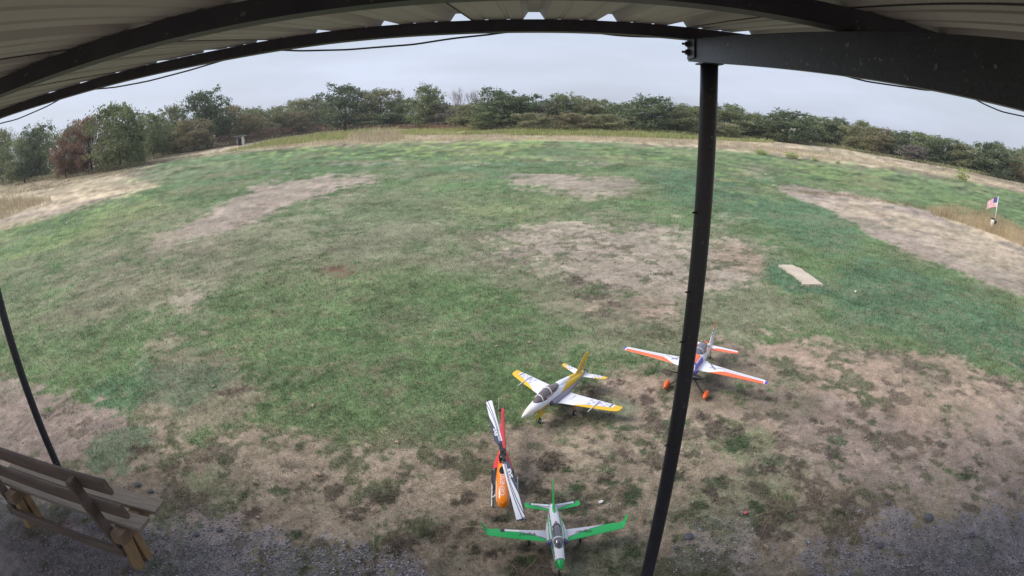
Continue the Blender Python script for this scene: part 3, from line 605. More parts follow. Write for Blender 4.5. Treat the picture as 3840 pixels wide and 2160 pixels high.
def channel(y, z, hgt, d, x0, x1, name, flange=True, t_=.004):
    b = MB()
    q = [(y, z), (y+d, z), (y+d, z+.012), (y+d-t_, z+.012), (y+d-t_, z+t_), (y+t_, z+t_), (y+t_, z+hgt-t_), (y+d-t_, z+hgt-t_), (y+d-t_, z+hgt-.012), (y+d, z+hgt-.012), (y+d, z+hgt), (y, z+hgt)]
    n = len(q); nx = 60; V = []
    for i in range(nx+1):
        xx = x0+(x1-x0)*i/nx; wv = .0016*math.sin(xx*2.1+y)+.0012*math.sin(xx*5.3)
        V += [(xx, a, c+wv) for a, c in q]
    Fc = [(i*n+k, (i+1)*n+k, (i+1)*n+(k+1) % n, i*n+(k+1) % n) for i in range(nx) for k in range(n)] + [tuple(range(n)), tuple(nx*n+k for k in range(n))[::-1]]
    b.add(V, Fc); return shp(name, b, M['steel2'])
X0, X1 = RX0-31*PITCHX, RX0+20*PITCHX
channel(2.247, CAM_H+.3445, .052, .05, X0, X1, 'purlin')
channel(1.0155, CAM_H+.2265, .0485, .05, X0, X1, 'purlin')
channel(-.20, CAM_H+.108, .046, .05, X0, X1, 'purlin')
channel(-1.35, CAM_H-.002, .046, .05, X0, X1, 'purlin')
def rafter(x):
    b = MB(); q = [(0, 0), (.06, 0), (.06, .012), (.056, .012), (.056, .004), (.004, .004), (.004, .094), (.056, .094), (.056, .088), (.06, .088), (.06, .098), (0, .098)]
    n = len(q); V = []
    for yy in (-1.4, 2.238): V += [(x+a, yy, CAM_H+.025+.0976*yy+c) for a, c in q]
    b.add(V, [(k, (k+1) % n, n+(k+1) % n, n+k) for k in range(n)] + [tuple(range(n))[::-1], tuple(range(n, 2*n))])
    r = shp('rafter', b, M['steel'])
    b = MB(); b.box((x-.004, 2.18, CAM_H+.025+.0976*2.18+.055), (.006, .10, .085)); shp('end_plate', b, M['steel'])
    for dz in (.075, .040):
        b = MB(); z = CAM_H+.025+.0976*2.2+dz
        b.lathe([(.0001, -.030), (.0055, -.030), (.0055, -.016), (.0125, -.015), (.0125, -.006), (.017, -.006), (.017, .0), (.0001, .0)], (x-.007, 2.205, z), 'x', 6)
        shp('bolt', b, M['steel'])
def post(x, y, r, zt):
    b = MB(); n = 28; pts = [(x, y, zt*k/24) for k in range(25)]
    b.tube(pts, r, n)
    p = shp('post', b, mat('blue_black_post_paint', (.030, .033, .046), .38, nscale=6, col2=(.022, .022, .028), fleck=.12), True)
    b = MB(); b.box((x, y, .006), (r*3.4, r*3.4, .012)); shp('base_plate', b, M['steel'])
    b = MB(); b.box((x, y, zt+.002), (r*2.3, r*2.9, .006)); shp('cap_plate', b, M['steel'])
rafter(.67)
post(.710, 2.075, .0366, CAM_H+.025+.0976*2.075-.0065)
for zz in (2.62, 2.28, 1.5, 2.05):      # little screws left in the near post
    b = MB(); b.lathe([(.0001, -.014), (.004, -.014), (.004, -.004), (.006, -.004), (.006, .002)], (.710-.0366, 2.06, zz), 'x', 8); shp('screw', b, M['steel'])

b = MB(); pL = gp(233, 1785); b.tube([(pL[0], pL[1], 3.5*k/24) for k in range(25)], .040, 24)
tag(b.obj('steel_pole', M['steel'], None, True), 'thin dark steel pole standing on the ground behind the wooden bench', 'pole')
# cable strung along the front purlin, tied up here and there
pts1 = [(-60,480),(0,463),(66,447),(177,399),(252,357),(290,345),(323,337),(429,328),(555,305),(707,265),(833,227),(918,203),(975,192),(1035,187),(1130,191),(1300,187),(1421,177),(1553,167),(1699,144),(1825,131),(1896,121),(2000,114),(2124,117),(2219,121),(2305,132),(2380,137),(2570,143),(2700,158),(2850,190),(3000,228),(3141,277),(3247,305),(3327,317),(3469,338),(3524,339),(3542,337),(3625,355),(3691,391),(3756,419),(3840,437),(3900,448)]
P3 = [at_y(px, py, 2.31) for px, py in pts1]
dense = []
for i in range(len(P3)-1):
    for k in range(4): dense.append(P3[i]*(1-k/4)+P3[i+1]*k/4)
D2 = np.array(dense); D2[1:-1] = (D2[:-2]+2*D2[1:-1]+D2[2:])/4
b = MB(); b.tube([tuple(p) for p in D2], .0042, 8)
M['rubber'] = mat('black_rubber', (.012, .012, .014), .5)
tag(b.obj('power_cable', M['rubber'], None, True), 'thin black cable drooping in loops below the front edge of the shelter roof', 'cable')
# security light switch? no: only the tie blocks that hold the cable
for px, py in ((2000, 116), (252, 352), (918, 200)):
    p = at_y(px, py, 2.303); b = MB(); b.box(tuple(p), (.02, .012, .016))
    o = b.obj('cable_clip', M['rubber'], bpy.data.objects['power_cable'])

# ------------------------------------------------------------------ bench
M['wood'] = mat('weathered_board', (.185, .130, .100), .75, nscale=7, col2=(.080, .060, .052), bump=.5, bscale=30, stretch=(.5, 9, 9))
M['wood_top'] = mat('grey_sun_bleached_board', (.28, .235, .18), .8, nscale=6, col2=(.16, .13, .10), bump=.5, bscale=30, stretch=(.5, 9, 9))
M['wood_new'] = mat('yellowish_treated_post', (.36, .225, .105), .7, nscale=8, col2=(.20, .13, .065), bump=.4, bscale=30, stretch=(9, 9, .6))
M['wood_mid'] = mat('brown_cut_timber', (.26, .17, .10), .75, nscale=9, col2=(.14, .095, .065), bump=.4, bscale=30, stretch=(9, .6, 9))
bn = empty('park_bench', (-3.7, 2.1, 0), label='long weathered wooden bench with two-board back, facing the field', cat='bench')
def bp_(name, b, m):
    b.v = [(v[0]+3.7, v[1]-2.1, v[2]) for v in b.v]; return b.obj(name, m, bn)
XE, XL = -2.742, -4.75
b = MB(); b.beam((XL, 2.372, .432), (XE+.004, 2.372, .432), .155, .036, ch=.003); bp_('seat_board', b, M['wood_top'])
b = MB(); b.beam((XL-.02, 2.156, .432), (XE-.006, 2.156, .432), .140, .036, ch=.003); bp_('seat_board', b, M['wood_top'])
ba = Vector((0, -.035, .15)).normalized()
b = MB(); b.beam((XL, 1.978, .920), (XE, 1.978, .920), .040, .150, up=ba, ch=.012); bp_('backrest_board', b, M['wood'])
b = MB(); b.beam((XL, 2.028, .662), (XE-.004, 2.028, .662), .040, .145, up=ba, ch=.012); bp_('backrest_board', b, M['wood'])
for x in (-2.98, -4.45):
    b = MB(); b.beam((x+.01, 2.060, 0), (x, 2.085, .305), .085, .075, up=(0, 1, 0), ch=.003); bp_('leg', b, M['wood_new'])
    b = MB(); b.beam((x+.01, 2.185, 0), (x, 2.175, .305), .085, .075, up=(0, 1, 0), ch=.003); bp_('leg', b, M['wood_new'])
    b = MB(); b.beam((x+.012, 1.995, .358), (x+.012, 2.43, .358), .125, .105, ch=.004); bp_('crossbeam', b, M['wood_mid'])
    xu = x-.085
    b = MB(); b.beam((xu, 2.075, .15), (xu, 1.905, .965), .045, .085, up=(0, 1, 0), ch=.003); bp_('back_upright', b, M['wood'])
b = MB(); b.beam((XL+.1, 2.03, .17), (-3.02, 2.03, .17), .038, .085, ch=.003); bp_('stretcher', b, M['wood'])

# ------------------------------------------------------------------ paints for the models
def lacq(name, rough=.28): 
    m = mat(name, (1, 1, 1), rough, spec=.5, vcol=True, coat=.25); return m
M['foam'] = lacq('painted_foam', .38); M['gloss'] = lacq('glossy_film', .2)
M['tyre'] = mat('tyre', (.02, .02, .02), .8); M['rimw'] = mat('white_rim', (.6, .6, .6), .4); M['alloy'] = mat('bare_metal', (.45, .45, .45), .3, metal=.9)
M['glass'] = mat('smoked_canopy', (.10, .095, .13), .08, spec=.8, coat=.8); M['glassb'] = mat('brown_tinted_canopy', (.11, .08, .085), .1, spec=.8, coat=.8)
M['whitep'] = mat('white_plastic', (.72, .72, .76), .35); M['black'] = mat('black_carbon', (.018, .018, .022), .35); M['dark'] = mat('dark_hollow', (.012, .012, .014), .9)
M['yellow'] = mat('yellow_film', (.72, .47, .02), .35, coat=.2); M['green'] = mat('green_film', (.0, .42, .09), .35); M['orange'] = mat('orange_film', (.85, .13, .02), .3, coat=.3); M['ink'] = mat('dark_ink', (.04, .04, .05), .5); M['white_ink'] = mat('white_ink', (.75, .75, .8), .5)
M['red'] = mat('red_paint', (.58, .03, .04), .35, coat=.2)
WH = np.array([.74, .74, .80]); GRN = np.array([.005, .40, .085]); INK = np.array([.055, .05, .11]); SIL = np.array([.47, .46, .53]); YEL = np.array([.72, .46, .02]); GRY = np.array([.20, .19, .25]); BLK = np.array([.02, .02, .03]); ORG = np.array([.86, .15, .045]); PUR = np.array([.11, .07, .42]); CREAM = np.array([.66, .64, .58])
def strut(name, pts, r, m, par, n=8): b = MB(); b.tube(pts, r, n); return b.obj(name, m, par, True)

# ------------------------------------------------------------------ green model jet
g = empty('model_jet', (.215, 2.796, 0), rz=-1.504, label='small green and silver model jet with upturned wing tips, nearest the camera', cat='model plane')
FT = [(.322, .006, .148, .130, .139), (.300, .017, .163, .113, .138), (.262, .031, .178, .095, .138), (.20, .041, .192, .088, .14), (.15, .044, .200, .085, .142), (.08, .047, .212, .083, .145), (.0, .050, .220, .085, .15), (-.08, .050, .224, .098, .158), (-.16, .045, .222, .118, .165), (-.24, .033, .216, .14, .175), (-.30, .022, .208, .155, .182)]
def p_g(x, y, z):
    if x > .262: return GRN
    if x > .254: return INK
    top = z > .155
    if not top: 
        return GRN*.9 if z < .14 and x > -.2 else SIL
    ay = abs(y)
    if x > .168: return WH if ay < .034 else INK if ay < .038 else GRN
    if .036 < ay < .040: return GRN
    if ay >= .040 and x < .08: return WH if x > -.1 else SIL
    return WH*.92 if ay < .034 else INK*1.5
fz = loft('fuselage', FT, M['foam'], g, p_g, nx=90, nth=56)
IT = [(.082, .070, .180, .118, .150), (.070, .078, .188, .108, .15), (.03, .080, .195, .105, .152), (-.06, .074, .198, .112, .156), (-.16, .056, .200, .13, .165), (-.235, .036, .204, .15, .175)]
loft('air_intake', IT, M['foam'], g, lambda x, y, z: INK*2.2 if x > .062 else (GRN if (abs(abs(y)-.052) < .004 and z > .16) else (WH*.9 if z > .17 and x > -.12 else SIL)), nx=60, nth=48)
CT = [(.176, .012, .196, .175, .18), (.150, .026, .218, .17, .185), (.11, .032, .236, .17, .19), (.06, .035, .247, .17, .19), (.01, .034, .250, .17, .19), (-.04, .026, .244, .17, .19), (-.085, .006, .228, .17, .19)]
cn = loft('canopy', CT, M['glass'], g, None, nx=40, nth=32)
def arch(name, tbl, x, par, m, w=.006, off=.0012, exp=2.3):
    S = interp(tbl, np.array([x]))[0]; pts = []
    for q in np.linspace(-.05, math.pi+.05, 15):
        c, s = math.cos(q), math.sin(q); e = 2/exp
        yy = S[0]*math.copysign(abs(c)**e, c); up = math.copysign(abs(s)**e, s)
        zz = S[3]+(S[1]-S[3])*up if up > 0 else S[3]+(S[3]-S[2])*up
        pts.append((x, yy*(1+off/S[0]), zz+off))
    b = MB(); b.tube(pts, w*.5, 6); return b.obj(name, m, par, True)
arch('canopy_frame', CT, .098, cn, M['whitep'], .013)
arch('canopy_frame', CT, -.030, cn, M['ink'], .008)
def p_gw(side):
    def f(s, c, top):
        u = (s-.07)/.43
        if not top: return GRN if u > .5 else SIL
        cb = .14 + .86*np.clip(u/.74, 0, 1)**.8
        if u > .80: return GRN
        if side < 0 and .70 < u < .78 and c > .62: return INK*.5
        if side < 0 and .46 < u < .70 and c > .76: return WH
        if c < cb: return GRN
        if c < cb+.055: return INK
        if abs(c-.76) < .012 and side < 0: return INK
        return SIL*1.15
    return f
for sd_ in (1, -1):
    w = wing('wing', [(.05, .070, -.056, .158), (.09, .064, -.056, .160), (.29, .026, -.070, .163), (.42, .001, -.082, .165), (.495, -.013, -.084, .167), (.51, -.030, -.090, .176), (.545, -.098, -.120, .222)], M['foam'], g, p_gw(sd_), ns=110, nc=26, th=.10, side=sd_)
    def fn(u, v, sd_=sd_): 
        yy = sd_*.215 - u*1.0; xx = .000 - v      # words run along the span, tops towards the nose
        return (xx + .0 , yy, .1665 + .00*abs(yy))
    text_mesh('lettering', 'Viper', .042, lambda u, v, sd_=sd_: (-.012 + v, sd_*.205 - u, .1712), M['ink'], w, shear=.3, width=.125)
    wing('horizontal_stabilizer', [(.015, -.232, -.312, .187), (.06, -.245, -.318, .188), (.19, -.278, -.338, .19), (.212, -.290, -.340, .19)], M['foam'], g,
         lambda s, c, top: GRN if (c < .12+.75*np.clip((s-.02)/.19, 0, 1) and c < .62) or s > .178 else (INK*.6 if s > .166 else INK if abs(c-.64) < .02 or c < .2+.75*np.clip((s-.02)/.19, 0, 1) and c < .68 else (WH if c > .66 and s > .035 else SIL)), ns=60, nc=24, th=.08, side=sd_)
    strut('main_gear_leg', [(-.05, sd_*.190, .15), (-.062, sd_*.192, .03)], .0045, M['black'], g)
    wheel(g, (-.067, sd_*.192, .022), .022, .014, M['tyre'], M['black'])
wing('fin', [(.200, -.130, -.305, 0), (.235, -.200, -.318, 0), (.32, -.275, -.350, 0), (.385, -.335, -.385, 0), (.394, -.352, -.388, 0)], M['foam'], g, lambda s, c, top: GRN if s > .21 else SIL, ns=40, nc=18, th=.16, swap=True)
strut('nose_gear_leg', [(.252, 0, .10), (.256, 0, .03)], .0045, M['alloy'], g); wheel(g, (.258, 0, .022), .022, .014, M['tyre'], M['black'], 'nose_wheel')

# ------------------------------------------------------------------ yellow and white model jet
yj = empty('model_jet', (.304, 4.811, 0), rot=(-.015, 0, -2.191), label='white model jet with yellow wing tips and checkered wings, beside the helicopter', cat='model plane')
FT = [(.632, .004, .236, .228, .232), (.60, .018, .250, .214, .230), (.54, .036, .272, .198, .228), (.46, .052, .292, .184, .228), (.40, .060, .302, .178, .23), (.30, .066, .310, .170, .232), (.16, .072, .318, .164, .235), (.0, .074, .320, .164, .236), (-.14, .070, .308, .168, .232), (-.30, .058, .286, .176, .226), (-.44, .046, .262, .182, .220), (-.545, .034, .244, .188, .216)]
def p_y(x, y, z):
    zc = .232; k = z - (.236 + .028*np.clip((.35-x)/.9, -.2, 1))
    if x > .50: return CREAM*1.06 if z > .212 else WH*.8
    bulge = .020*np.exp(-((x+.12)/.2)**2)
    if -.014 < k < .006: return YEL*.9
    if -.021 < k <= -.014: return INK*.5
    if k > .004 and x < .08 and k < .004+.10*np.clip((.08-x)/.3, 0, 1)+0: return YEL if abs(y) > .012 and k < .075 else (YEL if x < -.2 else WH)
    if -.027 < k <= -.021: return WH
    if -.066 < k <= -.027 and x < .44: return GRY*1.1
    if -.070 < k <= -.062 and x < .3: return WH*.8
    if k <= -.070: return CREAM*.9
    return WH
fz = loft('fuselage', FT, M['foam'], yj, p_y, nx=150, nth=80)
IT = [(.252, .098, .250, .196, .222), (.235, .106, .258, .186, .222), (.16, .112, .262, .178, .222), (.0, .108, .262, .172, .222), (-.16, .088, .254, .174, .22), (-.33, .060, .246, .18, .216)]
loft('air_intake', IT, M['foam'], yj, lambda x, y, z: INK*1.1 if x > .225 else (WH if z > .254 else GRY*1.15 if z > .20 else CREAM*.8), nx=70, nth=40)
CT = [(.452, .010, .285, .255, .262), (.42, .030, .306, .25, .268), (.36, .045, .338, .25, .27), (.28, .054, .362, .25, .272), (.19, .055, .368, .25, .272), (.10, .050, .358, .25, .272), (.02, .030, .334, .25, .272), (-.02, .012, .318, .25, .27)]
cn = loft('canopy', CT, M['glassb'], yj, None, nx=44, nth=36)
SP = [(.05, .030, .334, .25, .272), (-.02, .048, .336, .25, .272), (-.14, .040, .322, .24, .26), (-.30, .026, .300, .22, .25), (-.46, .012, .268, .22, .24)]
loft('spine', SP, M['foam'], yj, lambda x, y, z: WH if x > -.17 or (z > .31 and x > -.2) else YEL, nx=60, nth=30)
arch('canopy_frame', CT, .345, cn, M['whitep'], .011); arch('canopy_frame', CT, .205, cn, M['whitep'], .011)
b = MB()
for sd_ in (1, -1): b.tube([(x_, sd_*(interp(CT, np.array([x_]))[0][0]*.99+.001), .272) for x_ in np.linspace(.44, .0, 14)], .004, 6)
b.obj('canopy_rail', M['whitep'], cn, True)
def p_yw(s, c, top):
    u = (s-.1)/.57
    tipb = u > .86 or c < (0 if u < .26 else .46*((u-.26)/.60)**.75)
    if tipb: return YEL
    if u > .80: return WH if u > .82 else INK*.6
    if top and .42 < u < .80:
        a = math.floor((u-.34)/.062 + c*1.2); d = math.floor(c/.24 - u*2)
        if (a+d) % 2 == 0 and .1 < c < .92 and not (.5 < c < .6 and u < .5): return GRY*2.5
    if abs(c-.74) < .014: return GRY
    return WH
for sd_ in (1, -1):
    w = wing('wing', [(.06, .235, -.105, .205), (.105, .175, -.098, .204), (.14, .148, -.092, .203), (.40, .042, -.142, .192), (.60, -.045, -.180, .182), (.655, -.078, -.188, .18), (.672, -.110, -.186, .178)], M['foam'], yj, p_yw, ns=120, nc=30, th=.09, side=sd_)
    b = MB(); b.tube([(.02, sd_*.43, .185), (-.05, sd_*.43, .166), (-.15, sd_*.43, .175)], [.003, .012, .004], 8); b.obj('flap_fairing', M['whitep'], w, True)
    b = MB(); b.beam((-.02, sd_*.43, .17), (-.09, sd_*.44, .125), .006, .045, up=(1, 0, 0)); b.obj('pylon', M['whitep'], w)
    b = MB(); b.beam((.115, sd_*.43, .196), (-.125, sd_*.43, .205), .005, .012); b.obj('wing_fence', M['whitep'], w)
    wing('horizontal_stabilizer', [(.03, -.42, -.535, .226), (.06, -.43, -.535, .226), (.25, -.495, -.565, .232), (.285, -.52, -.568, .233)], M['foam'], yj,
         lambda s, c, top: YEL if s > .235 or (c < .25 and s > .17) else (GRY*2 if top and s > .14 and (math.floor(s/.022)+math.floor(c/.25)) % 2 == 0 else WH), ns=60, nc=20, th=.07, side=sd_)
    strut('main_gear_leg', [(.0, sd_*.19, .20), (-.01, sd_*.20, .06)], .006, M['orange'], yj); 
    wheel(yj, (-.012, sd_*.206, .031), .031, .02, M['tyre'], M['rimw'])
    b = MB(); b.beam((.05, sd_*.175, .185), (-.06, sd_*.175, .185), .004, .06); b.obj('gear_door', M['whitep'], yj)
wing('fin', [(.27, -.28, -.525, 0), (.31, -.37, -.545, 0), (.40, -.47, -.590, 0), (.44, -.515, -.615, 0), (.452, -.555, -.618, 0)], M['foam'], yj,
     lambda s, c, top: GRY if (s < .37 and .3 < c < .85 and (math.floor(s/.02)+math.floor(c/.14)) % 2 == 0) else YEL, ns=60, nc=26, th=.07, swap=True)
strut('nose_gear_leg', [(.34, 0, .19), (.325, 0, .05)], .006, M['alloy'], yj); wheel(yj, (.322, 0, .028), .028, .018, M['tyre'], M['rimw'], 'nose_wheel')
for sd_ in (1, -1):
    b = MB(); b.beam((.455, sd_*.040, .150), (.295, sd_*.040, .150), .004, .042); b.obj('nose_gear_door', M['yellow'], yj)
b = MB(); b.lathe([(.030, -.56), (.027, -.572), (.020, -.572), (.022, -.52), (.0001, -.52)], (0, 0, .216), 'x', 20); b.obj('exhaust_nozzle', M['black'], yj, True)

# ------------------------------------------------------------------ orange and white model aeroplane
oj = empty('model_airplane', (1.857, 5.204, 0), rz=-2.147, label='large orange and white propeller model plane with red wheel covers, behind the near post', cat='model plane')
FT = [(.262, .062, .372, .268, .32), (.24, .078, .386, .25, .318), (.18, .092, .398, .236, .312), (.08, .098, .408, .226, .308), (-.05, .098, .408, .224, .305), (-.2, .094, .396, .222, .30), (-.4, .080, .365, .205, .280), (-.6, .055, .322, .185, .252), (-.75, .034, .290, .172, .23), (-.88, .018, .272, .165, .215), (-.93, .010, .262, .162, .21)]
def p_o(x, y, z):
    if x > -.12:
        if x > .10:
            q_ = math.hypot(y, (x-.20)*.9)
            if z > .315: return ORG if q_ < .066 else WH if q_ < .078 else PUR
            return PUR
        if z > .33: return ORG*.95 if abs(y) < .058 else WH if abs(y) < .068 else PUR
        return PUR if z < .30 else WH
    if z < .255+.04*np.clip((x+.3)/.5, -1, 1): return PUR if x > -.35 else INK*3
    if -.62 < x < -.55: return ORG
    return GRY*1.3 if z < .285-.0*x and x > -.7 else WH
loft('fuselage', FT, M['gloss'], oj, p_o, nx=130, nth=64)
CT = [(-.105, .020, .400, .35, .37), (-.14, .046, .424, .35, .372), (-.22, .062, .448, .34, .372), (-.32, .064, .452, .33, .365), (-.42, .054, .432, .31, .35), (-.50, .036, .400, .3, .335), (-.56, .012, .362, .3, .32)]
cn = loft('canopy', CT, M['glass'], oj, None, nx=40, nth=32); arch('canopy_frame', CT, -.20, cn, M['whitep'], .006)
b = MB(); b.beam((-.53, 0, .385), (-.60, 0, .362), .06, .012); b.obj('canopy_tail_fairing', M['orange'], oj)
def p_ow(s, c, top):
    u = (s-.1)/.78
    if u > .965: return PUR
    if u > .945: return WH
    if u < .20:
        lim = 0
    cb = .50 - .0*u
    cr = np.clip((u-.14)/.22, 0, 1)**1.5*cb
    if .10 < u < .22 and c > .30 and abs(c - (.95 - (u-.10)*5)) < .10: return GRY*.9
    if c < cr: return ORG if top else ORG*.9
    if u > .34 and cb+.14 < c < cb+.20 and u < .9: return GRY*.8
    if .12 < u < .34 and abs(c-(.45+.4*(u-.12)/.22)) < .045: return GRY
    return WH
for sd_ in (1, -1):
    SH_ = .388 if sd_ > 0 else .335
    w = wing('wing', [(.075, .085, -.215, .300), (.125, .075, -.205, .300), (.15, .070, -.168, .300), (.22, .056, -.152, .300), (.50, .026, -.120, .297), (.82, .008, -.097, .294), (.862, -.002, -.092, .292), (.884, -.022, -.078, .292)], M['gloss'], oj, p_ow, ns=130, nc=30, th=.11, side=sd_)
    wing('horizontal_stabilizer', [(.02, -.645, -.800, .248), (.06, -.650, -.800, .248), (SH_-.035, -.705, -.800, .248), (SH_, -.725, -.795, .248)], M['gloss'], oj, lambda s, c, top: (ORG if c < .52*np.clip(s/.12, .15, 1)+.0 and s > .05 else WH) if s < SH_-.012 else ORG, ns=50, nc=20, th=.07, side=sd_)
    strut('landing_gear_leg', [(.13, sd_*.055, .235), (.135, sd_*.15, .12), (.135, sd_*.222, .055)], .0065, M['black'], oj)
    b = MB(); b.lathe([(.0001, .095), (.014, .088), (.026, .066), (.034, .03), (.036, .0), (.033, -.03), (.022, -.058), (.0001, -.072)], (0, 0, 0), 'x', 16)
    b.v = [(x_*1.0+.13, y_*.85+sd_*.238, z_*1.25+.062) for x_, y_, z_ in b.v]; wp = b.obj('wheel_cover', M['orange'], oj, True)
    wheel(wp, (.128, sd_*.238, .030), .030, .02, M['tyre'], M['rimw'])
def p_of(s, c, top):
    if s > .435: return ORG
    if abs(s-.415) < .008 or abs(s-.375) < .006: return INK*.6
    return WH
wing('fin', [(.18, -.80, -.985, 0), (.26, -.66, -1.005, 0), (.31, -.77, -1.015, 0), (.42, -.865, -1.015, 0), (.50, -.925, -1.005, 0), (.522, -.95, -1.00, 0)], M['gloss'], oj, p_of, ns=60, nc=20, th=.07, swap=True)
b = MB(); b.lathe([(.0001, .345), (.014, .338), (.030, .312), (.038, .285), (.040, .264), (.0001, .262)], (0, 0, .322), 'x', 24); pr = b.obj('spinner', M['orange'], oj, True)
pb = MB()
for sd_ in (1, -1):
    V = []; ns_ = 12
    for i in range(ns_+1):
        u = i/ns_; y_ = sd_*(.02+.225*u); ch = .028+.034*math.sin(math.pi*min(1, u*1.15+.08)); ch *= (1-.55*u**3); tw = R(58-42*u)
        for a_, th_ in ((.5, 0), (0, .12), (-.5, 0), (0, -.06)):
            cx, cz = a_*ch, th_*ch
            V.append((.288 + cx*math.sin(tw)*sd_*-1+cz*math.cos(tw), y_, .322 + cx*math.cos(tw)+cz*math.sin(tw)*sd_))
    pb.add(V, [(i*4+k, i*4+(k+1) % 4, i*4+4+(k+1) % 4, i*4+4+k) for i in range(ns_) for k in range(4)] + [(0, 1, 2, 3), (ns_*4+3, ns_*4+2, ns_*4+1, ns_*4)])
pp_ = pb.obj('propeller', M['black'], oj, True); pr.parent = pp_
strut('tail_wheel_leg', [(-.86, 0, .17), (-.93, 0, .04)], .004, M['alloy'], oj); wheel(oj, (-.935, 0, .022), .022, .012, M['tyre'], M['rimw'], 'tail_wheel')

# ------------------------------------------------------------------ model helicopter
he = empty('model_helicopter', (-.206, 3.520, 0), rz=-math.pi/2+.045, label='orange and red model helicopter with black and white rotor blades', cat='model helicopter')
ORC = np.array([.92, .24, .012]); RED = np.array([.60, .035, .045])
CT = [(.345, .012, .130, .085, .108), (.33, .038, .150, .072, .108), (.28, .053, .182, .06, .115), (.20, .059, .220, .055, .125), (.10, .058, .252, .06, .14), (.02, .052, .272, .08, .155), (-.06, .040, .284, .11, .18), (-.14, .034, .290, .15, .21), (-.20, .028, .288, .18, .23)]
def p_h(x, y, z):
    if abs(abs(y)-.052) < .0035 and z < .2 and x > -.1: return WH
    if z < .125 and x < .22: return BLK*1.3
    return ORC
loft('canopy', CT, M['gloss'], he, p_h, nx=80, nth=56, exp=2.6)
b = MB()
for i, (x_, w_) in enumerate(((.055, .020), (.0, .026))): pass
def top_patch(name, xa, xb, wf, m, par, off=.0016, n=14):
    V = []; Fc = []
    for i in range(n+1):
        x_ = xa+(xb-xa)*i/n; w_ = wf(i/n)
        for k in range(9):
            y_ = w_*(k/4-1); V.append((x_, y_, surf_top(CT, x_, y_, 2.6)+off))
    for i in range(n):
        for k in range(8): Fc.append((i*9+k, i*9+k+1, (i+1)*9+k+1, (i+1)*9+k))
    return mesh(name, V, Fc, m, par, True)
cano = [o for o in he.children][0]
top_patch('front_opening_shade', .115, .030, lambda t_: .004+.024*math.sin(math.pi*min(1, t_*1.1))**.6, M['dark'], cano)  # dark patch painted for the shade inside the front opening
top_patch('rotor_opening_shade', -.015, -.195, lambda t_: .030*(1-.35*t_)*min(1, .4+t_*6), M['dark'], cano)  # open canopy top: its inner shade is a flat dark patch
text_mesh('lettering', 'GENESIS', .050, lambda u, v: (.205-u, -v, surf_top(CT, .205-u, v, 2.6)+.002), M['white_ink'], cano, bold=.0, width=.185)
BT = [(.17, .052, .125, .05, .09), (.08, .085, .150, .045, .10), (.0, .098, .165, .05, .11), (-.05, .094, .172, .055, .12)]
loft('side_frame', BT, M['black'], he, None, nx=30, nth=24, exp=3.2)
BT = [(-.045, .096, .175, .070, .13), (-.12, .078, .200, .10, .155), (-.20, .052, .226, .135, .185), (-.27, .032, .238, .165, .205), (-.40, .026, .238, .182, .212), (-.60, .021, .242, .198, .222), (-.80, .017, .246, .212, .231), (-.905, .016, .252, .21, .232), (-.93, .006, .244, .216, .232)]
loft('tail_boom', BT, M['gloss'], he, lambda x, y, z: RED if (x < -.06) else BLK, nx=90, nth=36, exp=2.8)
b = MB(); b.box((-.10, 0, .235), (.16, .045, .06)); b.box((-.03, 0, .262), (.06, .05, .03)); b.box((-.12, .02, .29), (.05, .018, .04)); b.box((-.05, -.02, .29), (.03, .02, .05)); b.obj('servo_frame', M['black'], he)
b = MB(); b.lathe([(.0055, .20), (.0055, .40), (.010, .40), (.010, .352), (.018, .350), (.018, .338), (.006, .336)], (0, 0, 0), 'z', 14); mast = b.obj('main_mast', M['alloy'], he, True)
ra = math.atan2(-.052+.372, 2.716-4.326)   # blade direction on the ground plan
dirw = Vector((-.052+.372, 2.716-4.326)).normalized(); hz = -math.pi/2+.045
lx = Vector((dirw.x*math.cos(hz)+dirw.y*math.sin(hz), -dirw.x*math.sin(hz)+dirw.y*math.cos(hz)))
BA = math.atan2(lx.y, lx.x)
b = MB(); b.box((0, 0, 0), (.075, .026, .022)); b.box((.055, 0, 0), (.06, .03, .018)); b.box((-.055, 0, 0), (.06, .03, .018)); b.lathe([(.0001, .022), (.013, .02), (.013, -.02), (.0001, -.02)], (0, 0, 0), 'z', 14)
RM = Matrix.Translation((0, 0, .385)) @ Matrix.Rotation(BA, 4, 'Z')
b.v = [tuple(RM @ Vector(v)) for v in b.v]; hub = b.obj('rotor_head', M['black'], he)
